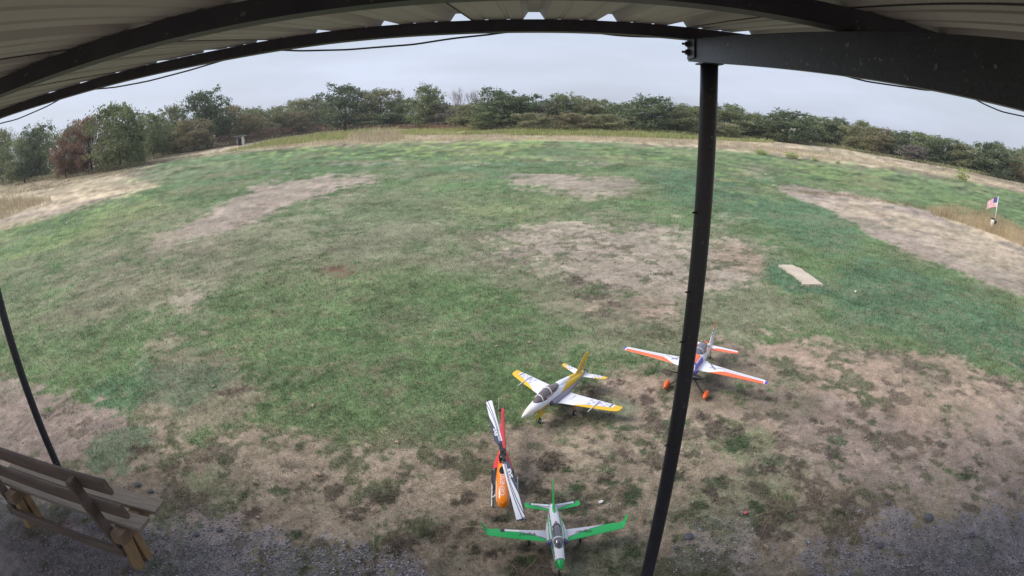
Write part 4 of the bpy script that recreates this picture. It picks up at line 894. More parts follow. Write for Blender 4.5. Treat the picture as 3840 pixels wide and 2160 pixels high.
def blade(sgn):
    NSb, NCb = 260, 60; V = []; fc = []
    for i in range(NSb+1):
        s = i/NSb; r_ = .085+.745*s
        if s < .12: ch = .028+.036*sm(0, 1, s/.12)
        else: ch = .066
        if s > .965: ch *= 1
        sweep = 0
        xo = r_ - (.035*max(0, (s-.93)/.07))*0
        for k in range(NCb+1):
            c_ = k/NCb - .38; rr_ = xo - (max(0, (k/NCb)-.1)*.045 if s > .999 else 0)*1
            V.append((rr_, c_*ch, .0035*math.sin(math.pi*min(1, (k/NCb)**.6))-.001))
    n_ = NCb+1; Fc = []
    for i in range(NSb):
        for k in range(NCb):
            s = (i+.5)/NSb; c_ = (k+.5)/NCb
            zone = s < .26 + .35*c_ - .0 and not (c_ < .40 and s > .10)
            col_ = np.array([.05, .05, .085]) if s < .10 or (s < .62 and c_ > .45 + .55*sm(.10, .62, s)*0 + .50*np.clip((s-.30)/.32, 0, 1)) else WH
            if s > .10 and col_[0] > .5:
                for q0, q1 in ((.22, .9), (.34, 1.5)):
                    if abs(c_ - (q0 + max(0, s-.28)**2*q1)) < .034 + .016*s: col_ = BLK*2
            if c_ > .955 or (s > .985 and c_ < .99): col_ = INK*.8
            Fc.append((i*n_+k, (i+1)*n_+k, (i+1)*n_+k+1, i*n_+k+1)); fc.append(col_)
    # underside
    N0 = len(V); V += [(x_, y_, -.003) for x_, y_, z_ in V]
    for i in range(NSb):
        for k in range(NCb): Fc.append((N0+i*n_+k, N0+i*n_+k+1, N0+(i+1)*n_+k+1, N0+(i+1)*n_+k)); fc.append(WH*.8)
    for i in range(NSb):
        for k, w_ in ((0, 1), (NCb, 0)):
            q_ = (i*n_+k, (i+1)*n_+k, N0+(i+1)*n_+k, N0+i*n_+k); Fc.append(q_ if w_ == 0 else q_[::-1]); fc.append(INK)
    for k in range(NCb):
        for i, w_ in ((0, 0), (NSb, 1)):
            q_ = (i*n_+k, i*n_+k+1, N0+i*n_+k+1, N0+i*n_+k); Fc.append(q_ if w_ else q_[::-1]); fc.append(INK)
    MX = Matrix.Translation((0, 0, .386)) @ Matrix.Rotation(BA + (0 if sgn > 0 else math.pi), 4, 'Z') @ Matrix.Rotation(-.012, 4, 'Y')
    V = [tuple(MX @ Vector(v)) for v in V]
    o = mesh('rotor_blade', V, Fc, M['gloss'], he, False, fcol=np.array(fc))
    b = MB(); b.box((.095, -.001, .004), (.05, .026, .008)); b.lathe([(.0001, .012), (.006, .012), (.006, -.006)], (.105, 0, 0), 'z', 8); b.v = [tuple(MX @ Vector(v)) for v in b.v]; b.obj('blade_grip', M['black'], o)
    text_mesh('lettering', 'SAB', .062, lambda u, v: tuple(MX @ Vector((.290-u*1.0, .0165-v*.62, .0055))), M['white_ink'], o, shear=0, bold=.0022, width=.115)
    return o
blade(1); blade(-1)
for sd_ in (1, -1):
  KY = .124 if sd_ > 0 else .092
  for x_ in (-.02, .155):
        strut('skid_strut', [(x_, sd_*.045, .075), (x_, sd_*(KY-.039), .062), (x_+.003, sd_*(KY-.009), .035), (x_+.004, sd_*(KY-.002), .012)], [.009, .008, .006, .005], M['whitep'], he)
  strut('skid_rail', [(-.135, sd_*KY, .012), (-.11, sd_*KY, .008), (.20, sd_*KY, .008), (.235, sd_*KY, .012), (.262, sd_*KY, .030)], .0055, M['whitep'], he)
b = MB(); b.lathe([(.0001, .0), (.012, .0), (.012, -.03), (.0001, -.03)], (-.895, -.016, .235), 'y', 12); tr_ = b.obj('tail_rotor_hub', M['black'], he, True)
for sg in (1, -1):
    b = MB(); b.beam((-.895, -.040, .235+sg*.012), (-.895-sg*.02, -.040, .235+sg*.125), .003, .024, up=(1, 0, 0)); b.obj('tail_rotor_blade', M['whitep'], tr_)
b = MB(); b.beam((-.88, 0, .215), (-.925, 0, .12), .004, .05, up=(1, 0, 0)); b.obj('tail_fin', M['red'], he)

# ------------------------------------------------------------------ trees
def crownmat(name, c1, c2):
    m, t, b = new_mat(name); a = t.nodes.new('ShaderNodeAttribute'); a.attribute_name = 'Col'
    sx = t.nodes.new('ShaderNodeSeparateColor'); t.links.new(a.outputs['Color'], sx.inputs[0])
    mx = t.nodes.new('ShaderNodeMixRGB'); mx.inputs[1].default_value = (*c1, 1); mx.inputs[2].default_value = (*c2, 1); t.links.new(sx.outputs[0], mx.inputs[0])
    hs = t.nodes.new('ShaderNodeHueSaturation'); t.links.new(mx.outputs[0], hs.inputs['Color'])
    mr = t.nodes.new('ShaderNodeMapRange'); mr.inputs[3].default_value = .7; mr.inputs[4].default_value = 1.3; t.links.new(sx.outputs[1], mr.inputs[0]); t.links.new(mr.outputs[0], hs.inputs['Value'])
    t.links.new(hs.outputs[0], b.inputs['Base Color']); b.inputs['Roughness'].default_value = .8; b.inputs['Specular IOR Level'].default_value = .15
    tr = t.nodes.new('ShaderNodeBsdfTranslucent'); t.links.new(hs.outputs[0], tr.inputs[0]); ms = t.nodes.new('ShaderNodeMixShader'); ms.inputs[0].default_value = .3
    o = [n for n in t.nodes if n.type == 'OUTPUT_MATERIAL'][0]; t.links.new(b.outputs[0], ms.inputs[1]); t.links.new(tr.outputs[0], ms.inputs[2]); t.links.new(ms.outputs[0], o.inputs[0]); return m
KIND = dict(dark=crownmat('dark_oak_leaves', (.088, .122, .066), (.185, .225, .125)), mid=crownmat('mid_green_leaves', (.148, .182, .088), (.265, .300, .150)),
            olive=crownmat('olive_leaves', (.190, .200, .108), (.325, .320, .180)), brown=crownmat('browning_leaves', (.200, .185, .105), (.320, .280, .165)),
            rust=crownmat('rusty_leaves', (.200, .125, .090), (.320, .210, .150)), bright=crownmat('yellow_green_leaves', (.32, .40, .14), (.50, .55, .24)), grey=crownmat('sparse_grey_leaves', (.18, .165, .14), (.29, .26, .23)))
M['bark'] = mat('bark', (.085, .070, .058), .9, noise=.4, nscale=3)
M['twig'] = mat('bare_grey_twigs', (.23, .20, .20), .9)
def leaf_cards(C, size, rs, up=.2, flat=.55):
    n = len(C); N = rs.randn(n, 3); N[:, 2] += up*2; N /= np.linalg.norm(N, axis=1)[:, None]
    A = np.cross(N, rs.randn(n, 3)); A /= np.linalg.norm(A, axis=1)[:, None]; B = np.cross(N, A)
    s = size[:, None]; P = np.stack([C-A*s, C-B*s*flat, C+A*s, C+B*s*flat], 1)
    P[:, 1] += N*s*.25; P[:, 3] -= N*s*.15
    return P.reshape(-1, 3)
def crown_mesh(name, seed, shape, ncl=360, nl=30, leaf=.0200):
    """unit crown: width 1, height 1, standing on z=0, built of overlapping leafy lobes"""
    rs = np.random.RandomState(seed); L = []
    nlob = {'tall': 13, 'round': 15, 'bush': 9}[shape]
    for i in range(nlob):
        t_ = (i+.5)/nlob; z = .14+.72*t_
        prof = (.36 if shape == 'tall' else .44)*math.sqrt(max(.05, 1-((t_-.38)/.66)**2))
        a_ = i*2.4+rs.rand()*1.2; r_ = prof*(.45+.6*rs.rand())
        L.append((math.cos(a_)*r_, math.sin(a_)*r_, z, .13+.10*rs.rand()*(1.15-t_*.6), .115+.075*rs.rand(), rs.rand()))
    L.append((0, 0, .82, .13, .12, .6)); L.append((rs.uniform(-.1, .1), 0, .1, .30, .12, .2)); L.append((rs.uniform(-.1, .1), 0, .22, .30, .14, .3)); L.append((0, 0, .5, .22, .25, .3))
    w = np.array([l[3]**1.6 for l in L]); w /= w.sum(); C = []; T = []
    for i in range(ncl):
        l = L[rs.choice(len(L), p=w)]; v = rs.randn(3); v /= np.linalg.norm(v)
        if v[2] < -.3: v[2] *= -.6
        k = .72+.34*rs.rand(); c = np.array([l[0]+v[0]*l[3]*k, l[1]+v[1]*l[3]*k, l[2]+v[2]*l[4]*k])
        sg = .016+.020*rs.rand(); q = rs.randn(nl, 3)*np.array([sg*1.15, sg*1.15, sg*.95]); C.append(c+q)
        T.append(np.repeat([[np.clip(l[5]*.45+rs.rand()*.4+.1, 0, 1), rs.rand()*.6+l[5]*.3, 0]], nl, 0) + rs.randn(nl, 3)*.12)
    for i in range(26):      # stray twigs of leaves breaking the outline
        l = L[rs.randint(len(L))]; v = rs.randn(3); v /= np.linalg.norm(v); v[2] = abs(v[2]); c = np.array([l[0]+v[0]*l[3]*1.25, l[1]+v[1]*l[3]*1.25, l[2]+v[2]*l[4]*1.3])
        C.append(c+rs.randn(10, 3)*.012); T.append(np.repeat([[.6, rs.rand(), 0]], 10, 0))
    C = np.concatenate(C); T = np.clip(np.concatenate(T), 0, 1); C[:, 2] = np.clip(C[:, 2], .004, 1.1)
    C[:, 2] /= np.percentile(C[:, 2], 99.7); C[:, :2] /= np.percentile(np.abs(C[:, :2]), 98)*2.0
    P = leaf_cards(C, leaf*(.5+.8*rs.rand(len(C))), rs); F = np.arange(len(C)*4).reshape(-1, 4)
    o = mesh(name, P, F, KIND['mid'], None, vcol=np.repeat(T, 4, 0)); me = o.data; bpy.data.objects.remove(o); return me
def trunk_mesh(seed):
    rs = random.Random(seed); b = MB()
    b.tube([(0, 0, 0), (.01, .005, .2), (rs.uniform(-.03, .03), rs.uniform(-.03, .03), .5), (rs.uniform(-.05, .05), 0, .82)], [.032, .025, .017, .006], 8)
    for k in range(6):
        a = rs.uniform(0, 6.28); z = rs.uniform(.2, .6); L = rs.uniform(.2, .38)
        b.tube([(.0, 0, z), (math.cos(a)*L*.5, math.sin(a)*L*.5, z+.10), (math.cos(a)*L, math.sin(a)*L, z+.26)], [.012, .008, .003], 6)
    o = b.obj('trunk', M['bark'], None, True); me = o.data; bpy.data.objects.remove(o); return me
CR = {'round': [crown_mesh('crown', 10+i, 'round') for i in range(6)], 'tall': [crown_mesh('crown', 30+i, 'tall') for i in range(4)],
      'bush': [crown_mesh('foliage', 50+i, 'bush', 110, 24, .035) for i in range(2)]}
TR = [trunk_mesh(i) for i in range(3)]
def bare_crown(seed):
    rs = random.Random(seed); b = MB()
    def br(p, d, L, r, k):
        q = p + d*L; b.tube([tuple(p), tuple((p+q)/2 + Vector((rs.uniform(-1, 1), rs.uniform(-1, 1), 0))*L*.05), tuple(q)], [r, r*.8, r*.55], 4, cap=False)
        if k == 0: return
        for _ in range(3 if k > 1 else 4):
            nd = (d + Vector((rs.uniform(-.75, .75), rs.uniform(-.75, .75), rs.uniform(-.15, .5)))).normalized(); br(q if rs.random() < .7 else p+d*L*.6, nd, L*rs.uniform(.6, .85), r*.55, k-1)
    for _ in range(5): br(Vector((rs.uniform(-.05, .05), 0, .3)), Vector((rs.uniform(-.6, .6), rs.uniform(-.6, .6), 1)).normalized(), .22, .010, 4)
    o = b.obj('crown', M['twig'], None); me = o.data; bpy.data.objects.remove(o); return me
BARE = [bare_crown(3), bare_crown(8)]
PX = 1.49068
BASE = [(-60,480),(0,466),(150,447),(350,415),(420,388),(600,362),(700,345),(800,331),(1000,323),(1300,327),(1600,330),(1760,341),(1930,350),(2100,370),(2300,404),(2576,458),(2700,485)]
def base_y(x): return float(np.interp(x, [p[0] for p in BASE], [p[1] for p in BASE]))
def top_z(px, py, x, y):          # height of something whose top is seen at this picture height, standing at x, y
    lo, hi = -1.0, 60.0
    for _ in range(40):
        m = (lo+hi)/2
        if pixel((x, y, m))[1] > py: lo = m
        else: hi = m
    return lo
# x centre, top, width (2576 px units), kind, crown, depth factor, label
TREES = [
 (8,330,64,'olive','round',1.0,'olive tree at the far left end of the tree line'),
 (62,352,90,'mid','round',.96,'low mid green tree, second from the left end of the tree line'),
 (108,316,84,'dark','round',1.06,'dark round-topped tree rising between the two leftmost trees'),
 (166,352,48,'rust','tall',.93,'narrow rusty brown tree standing out in front near the left end'),
 (190,316,50,'dark','tall',1.08,'small dark tree top just left of the tall rusty tree'),
 (232,300,84,'rust','round',.98,'broad rusty red-brown tree beside the tall green tree at left'),
 (302,264,108,'mid','tall',.95,'tall broad mid green tree, tallest near the left edge'),
 (345,283,40,'dark','tall',1.02,'slim dark tree leaning out right of the tall green tree at left'),
 (388,282,70,'mid','round',1.05,'mid green tree in the dip between the two tall left trees'),
 (440,266,62,'olive','tall',1.06,'olive tree with a pointed top left of the tall dark oak'),
 (425,322,90,'olive','round',.97,'rounded olive tree low in front, left of the tall dark oak'),
 (488,302,84,'brown','round',.94,'browning bushy tree standing in front of the tall dark oak'),
 (522,228,92,'dark','tall',1.0,'tall dark green oak, highest tree left of the small shed'),
 (580,268,60,'brown','round',1.02,'brownish tree just left of the small shed'),
 (620,282,78,'brown','round',1.04,'wide tree with orange-brown leaves behind the small shed'),
 (640,272,70,'dark','round',1.12,'dark green tree top rising behind the orange-brown tree'),
 (690,272,84,'olive','round',1.04,'olive tree right of the small shed'),
 (735,282,70,'brown','round',1.0,'dull brown-green tree between the shed and the large black-green oak'),
 (752,252,88,'olive','tall',1.08,'olive tree top left of the large black-green oak'),
 (800,250,80,'olive','round',1.05,'olive green tree touching the left side of the large black-green oak'),
 (868,214,100,'dark','tall',.94,'large black-green oak, tallest tree of the middle'),
 (920,256,60,'mid','round',1.06,'mid green tree hidden half behind the large black-green oak'),
 (958,226,92,'olive','tall',1.02,'bright-edged olive tree right of the large black-green oak'),
 (980,285,84,'dark','round',.97,'dark low tree below the olive tree in the middle'),
 (1022,248,66,'mid','round',1.06,'mid green tree between the olive tree and the pointed tree'),
 (1076,217,82,'mid','tall',1.0,'pointed mid green tree left of the bare grey trees'),
 (1120,262,78,'grey','round',1.04,'sparse grey tree right of the pointed green tree'),
 (1180,262,90,'olive','round',1.02,'olive tree below the bare grey branches'),
 (1250,224,118,'dark','round',1.0,'broad dark green tree right of the bare grey trees'),
 (1225,282,70,'mid','round',.95,'low mid green tree in front of the broad dark tree'),
 (1330,240,80,'dark','round',1.05,'dark tree with a notched top right of the broad dark tree'),
 (1335,285,80,'olive','round',.97,'olive tree behind the yellow-green shrub'),
 (1375,262,60,'grey','round',1.04,'thin greyish tree in the gap above the brown brush'),
 (1415,236,74,'mid','round',1.04,'flat-topped mid green tree right of the greyish gap'),
 (1470,244,72,'olive','round',1.05,'olive tree, second right of the greyish gap'),
 (1440,285,74,'brown','round',.96,'brownish low tree right of the greyish gap'),
 (1505,252,66,'mid','round',1.05,'mid green tree, left of the dip before the dark dome tree'),
 (1520,288,84,'olive','round',.95,'low olive tree left of the dark dome tree'),
 (1560,262,70,'dark','round',1.08,'dark tree top touching the left side of the dome tree'),
 (1638,243,112,'dark','round',.98,'dark dome-shaped tree left of the near post'),
 (1705,262,80,'olive','round',1.02,'olive tree between the dome tree and the near post'),
 (1752,268,80,'mid','round',1.0,'mid green tree half behind the near post'),
 (1835,264,96,'mid','round',1.02,'rounded mid green tree just right of the near post'),
 (1820,310,70,'olive','round',.95,'low olive tree just right of the near post'),
 (1895,286,80,'olive','round',1.02,'lighter olive tree left of the big dark tree at right'),
 (1980,279,118,'dark','round',.95,'big dark rounded tree right of the near post'),
 (1925,312,70,'mid','round',.95,'low mid green tree at the left foot of the big dark tree'),
 (2045,292,72,'mid','round',1.03,'mid green tree right of the big dark tree'),
 (2105,298,74,'dark','round',1.04,'dark tree, second right of the big dark tree'),
 (2150,318,70,'olive','round',1.0,'olive tree, third right of the big dark tree'),
 (2168,306,50,'mid','tall',1.08,'narrow green tree top rising above its olive neighbour at right'),
 (2205,322,66,'brown','tall',.98,'brownish tall tree in the right part of the tree line'),
 (2262,330,76,'dark','round',1.02,'dark green tree right of the brownish tall tree'),
 (2318,336,74,'mid','round',1.04,'mid green tree, second right of the brownish tall tree'),
 (2300,366,60,'grey','round',.96,'greyish brown low tree in the right part of the tree line'),
 (2368,348,74,'dark','round',1.02,'dark tree midway between the grey-brown tree and the right edge'),
 (2425,364,80,'olive','round',1.02,'olive tree left of the dark clump at the right edge'),
 (2492,358,92,'dark','round',.97,'dark green clump near the right edge of the tree line'),
 (2548,382,70,'brown','round',.97,'brown-green tree at the right edge of the tree line'),
 (2575,372,60,'mid','round',1.06,'mid green tree top cut by the right edge'),
]
for i, (x, ty, w, kind, shp_, df, lab) in enumerate(TREES):
    g0 = gp(x*PX, base_y(x)*PX); p = g0*df; p[2] = 0
    H = top_z(x*PX, ty*PX, p[0], p[1])*1.02; D = math.hypot(p[0], p[1]); W = w*PX/F_PX*D*1.34
    o = empty('tree', tuple(p), rz=rnd.uniform(0, 6.28), label=lab, cat='tree', group='trees of the wood at the edge of the field')
    c = bpy.data.objects.new('crown', CR[shp_][i % len(CR[shp_])]); COL.objects.link(c); c.parent = o; c.scale = (W, W, H)
    c.material_slots[0].link = 'OBJECT'; c.material_slots[0].material = KIND[kind]
    t = bpy.data.objects.new('trunk', TR[i % 3]); COL.objects.link(t); t.parent = o; t.scale = (min(W, H)*.9, min(W, H)*.9, H*.95)
for j, (x, ty, w, lab) in enumerate([(1150,214,70,'bare grey tree with leafless branches, left one of the pair above the wood'), (1195,216,62,'bare grey tree with leafless branches, right one of the pair above the wood'), (1008,222,44,'leafless grey tree top right of the bright-edged olive tree'), (800,236,36,'leafless twiggy tree top left of the large black-green oak')]):
    g0 = gp(x*PX, base_y(x)*PX)*1.03; g0[2] = 0; H = top_z(x*PX, ty*PX, g0[0], g0[1]); W = w*PX/F_PX*math.hypot(g0[0], g0[1])
    o = empty('bare_tree', tuple(g0), rz=j*1.9, label=lab, cat='tree', group='leafless trees in the wood')
    c = bpy.data.objects.new('crown', BARE[j % 2]); COL.objects.link(c); c.parent = o; c.scale = (W*1.2, W*1.2, H)
    t = bpy.data.objects.new('trunk', TR[j % 3]); COL.objects.link(t); t.parent = o; t.scale = (W*.6, W*.6, H*.6)
# the wood behind and the brush at its foot read as masses
def foliage_mass(name, rows, kinds, label, cat):
    for ki, kind in enumerate(kinds):
        pass
def mass(name, xs, topf, df0, df1, n, leafpx, mat_, label, cat, seed, zpow=1.0, basef=base_y):
    rs = np.random.RandomState(seed); X = rs.uniform(xs[0], xs[1], n); P = []; S = []
    by = np.interp(X, [p[0] for p in BASE], [p[1] for p in BASE]) if basef is base_y else basef(X)
    G = gp(X*PX, by*PX); df = rs.uniform(df0, df1, n); G = G*df[:, None]; D = np.hypot(G[:, 0], G[:, 1])
    tp = topf(X, rs); H = (by-tp)*PX/F_PX*D/df*1.0
    lump = fbm(X/14.0, df*9, 1.0, 3, seed)
    z = H*(lump*.45+.70)*rs.rand(n)**zpow
    C = np.stack([G[:, 0], G[:, 1], np.abs(z)], 1); C[:, :2] += rs.randn(n, 2)*.5
    T = np.clip(np.stack([fbm(X/9.0, z*.6, 1.0, 3, seed+5)*1.6-.4+rs.randn(n)*.12, rs.rand(n), np.zeros(n)], 1), 0, 1)
    Q = leaf_cards(C, leafpx/F_PX*PX*D*(.5+.9*rs.rand(n)), rs); o = mesh(name, Q, np.arange(n*4).reshape(-1, 4), mat_, None, vcol=np.repeat(T, 4, 0))
    return tag(o, label, cat, kind='stuff')
TOPX = sorted([(t[0], t[1]) for t in TREES if t[1] < base_y(t[0])-60]); tx = [a for a, _ in TOPX]; ty_ = [b_ for _, b_ in TOPX]
def wood_top(X, rs): return np.interp(X, tx, ty_)*.45 + .55*(np.interp(X, [-60, 0, 300, 520, 900, 1250, 1640, 1900, 2150, 2400, 2650], [345, 332, 296, 276, 258, 246, 258, 288, 318, 361, 406]))-2
mass('woodland', (-70, 2680), wood_top, 1.01, 1.14, 190000, 1.6, KIND['mid'], 'dense wood filling in behind the separate trees', 'woodland', 21, .95)
def brush_top(X, rs): return np.interp(X, [p[0] for p in BASE], [p[1] for p in BASE]) - np.interp(X, [-60, 400, 560, 586, 590, 622, 626, 700, 900, 1250, 1400, 1600, 1760, 2600], [10, 14, 26, 24, 2, 2, 24, 26, 14, 12, 20, 14, 8, 7])
mass('rusty_brush', (540, 1260), brush_top, .93, 1.0, 15000, 1.3, KIND['rust'], 'rusty brown brush along the foot of the wood left of centre', 'brush', 31, .8)
mass('dull_brush', (-70, 540), brush_top, .93, 1.0, 10000, 1.3, KIND['brown'], 'dull brown brush at the foot of the left trees', 'brush', 32, .8)
mass('olive_brush', (1260, 2680), brush_top, .93, 1.0, 22000, 1.3, KIND['olive'], 'olive brown brush at the foot of the right half of the wood', 'brush', 33, .8)
# separate shrubs
for (x, py, ty, w, kind, lab) in [(1285,327,291,52,'bright','yellow-green shrub glowing in front of the dark trees'), (1745,336,318,36,'bright','small yellow-green shrub left of the near post'), (2420,457,424,28,'bright','lone rounded green bush in the dry field at right'),
        (1916,389,376,34,'bright','pale yellow-green weed clump in the dry grass right of the post'), (1992,398,383,42,'bright','widest yellow-green weed clump in the dry grass at right'), (2050,405,395,20,'bright','small green weed clump, third in the dry grass at right'), (2107,411,404,13,'bright','tiny green weed clump farthest right of the four'),
        (955,328,314,30,'rust','reddish shrub at the foot of the wood left of centre')]:
    p = gp(x*PX, py*PX); D = math.hypot(p[0], p[1]); H = max(.3, top_z(x*PX, ty*PX, p[0], p[1])); W = w*PX/F_PX*D*1.1
    o = empty('shrub', tuple(p), rz=rnd.uniform(0, 6), label=lab, cat='shrub')
    c = bpy.data.objects.new('foliage', CR['bush'][x % 2]); COL.objects.link(c); c.parent = o; c.scale = (W, W, H); c.material_slots[0].link = 'OBJECT'; c.material_slots[0].material = KIND[kind]
    t = bpy.data.objects.new('stem', TR[0]); COL.objects.link(t); t.parent = o; t.scale = (W*.7, W*.7, H*.6)

# ------------------------------------------------------------------ tall dry grass and weeds
def tall(name, poly, n, hpx, wpx, c1, c2, label, cat, seed, hmin=.08, lean=.7, hmul=None):
    rs = np.random.RandomState(seed); poly = [(a*1.0, b_*1.0) for a, b_ in poly]; xs = [p[0] for p in poly]; ys = [p[1] for p in poly]
    X = rs.uniform(min(xs), max(xs), n*4); Y = rs.uniform(min(ys), max(ys), n*4); k = pip(X, Y, poly); X, Y = X[k][:n], Y[k][:n]; m = len(X)
    P = gp(X*PX, Y*PX); D = np.hypot(P[:, 0], P[:, 1]); D3 = np.hypot(D, CAM_H)
    nz_ = fbm(P[:, 0], P[:, 1], max(.6, D.mean()*.06), 3, seed)
    h = np.clip(hpx*PX/F_PX*D3*np.clip(nz_*2.6-.45, .15, 1.5)*(.5+.8*rs.rand(m)), hmin, 2.2); w = wpx*PX/F_PX*D3
    tt_ = np.clip(fbm(P[:, 0], P[:, 1], max(.5, D.mean()*.04), 3, seed+9)*1.8-.4+rs.randn(m)*.25, 0, 1)[:, None]
    col = (np.array(c1)*(1-tt_)+np.array(c2)*tt_)*(.65+.6*rs.rand(m))[:, None]
    return blades(name, P[:, 0], P[:, 1], h, w, np.clip(col, 0, .8), lean, label, cat)
tall('dry_grass', [(560,378),(640,368),(800,352),(1000,340),(1300,338),(1500,340),(1700,347),(1900,362),(2100,385),(2100,408),(1950,388),(1760,368),(1500,355),(1300,353),(1000,358),(820,366),(640,377)], 40000, 5.5, .5, (.60, .50, .37), (.46, .39, .27), 'pale dry grass along the far edge of the mown field', 'dry grass', 61)
tall('green_weeds', [(560,384),(640,366),(720,352),(800,341),(900,331),(1000,326),(1300,327),(1600,330),(1760,341),(1930,352),(1950,360),(1760,352),(1600,347),(1400,342),(1200,340),(1000,340),(900,350),(800,358),(640,374)], 38000, 9, 1.0, (.27, .32, .11), (.42, .41, .19), 'waist-high yellow-green weeds in front of the wood', 'weeds', 62)
tall('straw_reeds', [(870,358),(900,338),(990,334),(1020,346),(1000,356)], 2200, 17, .7, (.58, .48, .34), (.44, .37, .24), 'tuft of taller straw-coloured reeds left of centre at the field edge', 'reeds', 63)
tall('field_grass', [(1960,372),(2100,384),(2300,412),(2500,446),(2640,476),(2640,500),(2440,458),(2200,415),(2000,392)], 30000, 2.6, .45, (.54, .44, .34), (.44, .37, .27), 'low dry grass of the open field at right', 'dry grass', 64)
tall('field_edge_grass', [(-60,478),(100,455),(300,424),(420,400),(600,378),(640,380),(440,402),(300,438),(150,470),(-60,505)], 26000, 3.5, .5, (.36, .30, .20), (.27, .23, .15), 'dry grass along the foot of the trees at left', 'dry grass', 65)
tall('straw_grass', [(-60,560),(-60,520),(0,508),(60,500),(100,504),(130,498),(128,508),(60,530),(0,556)], 5000, 20, .45, (.50, .42, .29), (.36, .30, .19), 'clump of tall straw-coloured grass at the left edge of the field', 'dry grass', 66)
tall('marsh_grass', [(2330,526),(2400,522),(2480,540),(2576,572),(2650,600),(2650,650),(2576,622),(2500,590),(2420,562),(2345,541)], 15000, 19, .36, (.56, .46, .30), (.38, .29, .17), 'tall golden dry grass around the little flag at right', 'dry grass', 67, lean=.45)
tall('weed_stalks', [(2340,536),(2460,560),(2576,600),(2650,630),(2576,600),(2400,550)], 260, 44, .55, (.28, .17, .11), (.40, .28, .16), 'dark brown dead stalks sticking up from the golden grass', 'weeds', 68, lean=.35)
tall('track_edge_grass', [(2010,480),(2120,488),(2330,522),(2330,527),(2120,494),(2010,486)], 2500, 5, .5, (.40, .30, .18), (.28, .2, .12), 'low brown grass along the far edge of the dirt track', 'dry grass', 69)

# ------------------------------------------------------------------ small shed by the trees
p = gp(903, 540)*np.array([.925, .925, 0]); D = math.hypot(p[0], p[1]); u = D/F_PX
M['shedgrey'] = mat('grey_painted_boards', (.30, .31, .34), .8, noise=.25, nscale=2); M['shedroof'] = mat('shed_tin_roof', (.24, .27, .30), .5, noise=.2, nscale=3); M['shedwhite'] = mat('white_board', (.72, .70, .64), .7)
hd = math.atan2(-p[0], p[1])*0 + math.atan2(p[1], p[0])-math.pi/2
s_ = empty('small_shed', tuple(p), rz=hd-.12, label='small open-fronted shed with flat overhanging roof by the trees', cat='shed')
w_, h_, d_s = 24*u, 31*u, 1.9
b = MB(); b.box((-w_*.5+.05, 0, h_/2), (.10, d_s, h_)); b.box((-w_*.38, -d_s/2+.05, h_*.40), (w_*.2, .08, h_*.8)); b.box((0, d_s/2-.05, h_/2), (w_-.22, .08, h_)); b.obj('wall', M['shedgrey'], s_)
b = MB(); b.box((w_*.5-.16, 0, h_/2), (.32, d_s, h_)); b.obj('side_wall', M['shedwhite'], s_)
b = MB(); b.box((0, -d_s/2+.04, h_-.12), (w_-.40, .07, .22)); b.obj('lintel', M['shedgrey'], s_)
b = MB(); b.beam((0, -d_s/2-.5, h_+.16), (0, d_s/2+.3, h_+.02), w_*1.9, .13); b.obj('roof', M['shedroof'], s_)
b = MB(); b.box((0, .1, .05), (w_-.5, d_s-.5, .1)); b.obj('floor_board', M['dark'], s_)

# ------------------------------------------------------------------ little flag, white post
fp = gp(3728, 842); fp[2] = 0; D = math.hypot(fp[0], fp[1]); zt = top_z(3742, 737, fp[0], fp[1]); U = D/F_PX
fl = empty('flag_pole', tuple(fp), label='thin pole with a small stars and stripes flag in the golden grass', cat='flag')
strut('pole', [(0, 0, 0), (0, 0, zt)], .018, M['whitep'], fl)
cu, su = fp[1]/D, -fp[0]/D       # across the view
NX, NY = 26, 26; V = []; Fc = []; fc = []; FW, FH = 40*U, 34*U
for i in range(NX+1):
    for j in range(NY+1):
        s, t_ = i/NX, j/NY; droop = s*s*.42+s*.25; a = -FW*s*.92; zz = zt - .03 - FH*t_*(1-.18*s) - FW*droop*.85; wv = .08*math.sin(s*9+t_*2)*s
        V.append((a*cu + wv*-su, a*su + wv*cu, zz))
for i in range(NX):
    for j in range(NY):
        Fc.append((i*(NY+1)+j, (i+1)*(NY+1)+j, (i+1)*(NY+1)+j+1, i*(NY+1)+j+1)); s, t_ = (i+.5)/NX, (j+.5)/NY
        if s < .42 and t_ < 7/13:
            star = ((i*2+j) % 4 == 0 and j % 2 == 1); fc.append((.6, .6, .65) if star else (.07, .08, .25))
        else: fc.append((.62, .16, .18) if int(t_*13) % 2 == 0 else (.74, .70, .74))
fm = mesh('flag_cloth', V, Fc, mat('flag_cloth', (1, 1, 1), .8, vcol=True), fl, True, fcol=np.array(fc))
wp_ = gp(3716, 862); wp_[2] = 0; D = math.hypot(wp_[0], wp_[1]); zt = top_z(3722, 820, wp_[0], wp_[1])
ps = empty('marker_post', tuple(wp_), label='short white post with a dark fitting near its top in the golden grass', cat='post')
b = MB(); b.tube([(0, 0, 0), (0.03, 0, zt)], .09, 12); b.obj('shaft', M['shedwhite'], ps, True)
b = MB(); b.box((.09, -.08, zt*.72), (.14, .14, .16)); b.lathe([(.0001, .02), (.11, .0), (.11, -.04), (.0001, -.04)], (.03, 0, zt+.02), 'z', 12); b.obj('fitting', M['black'], ps)

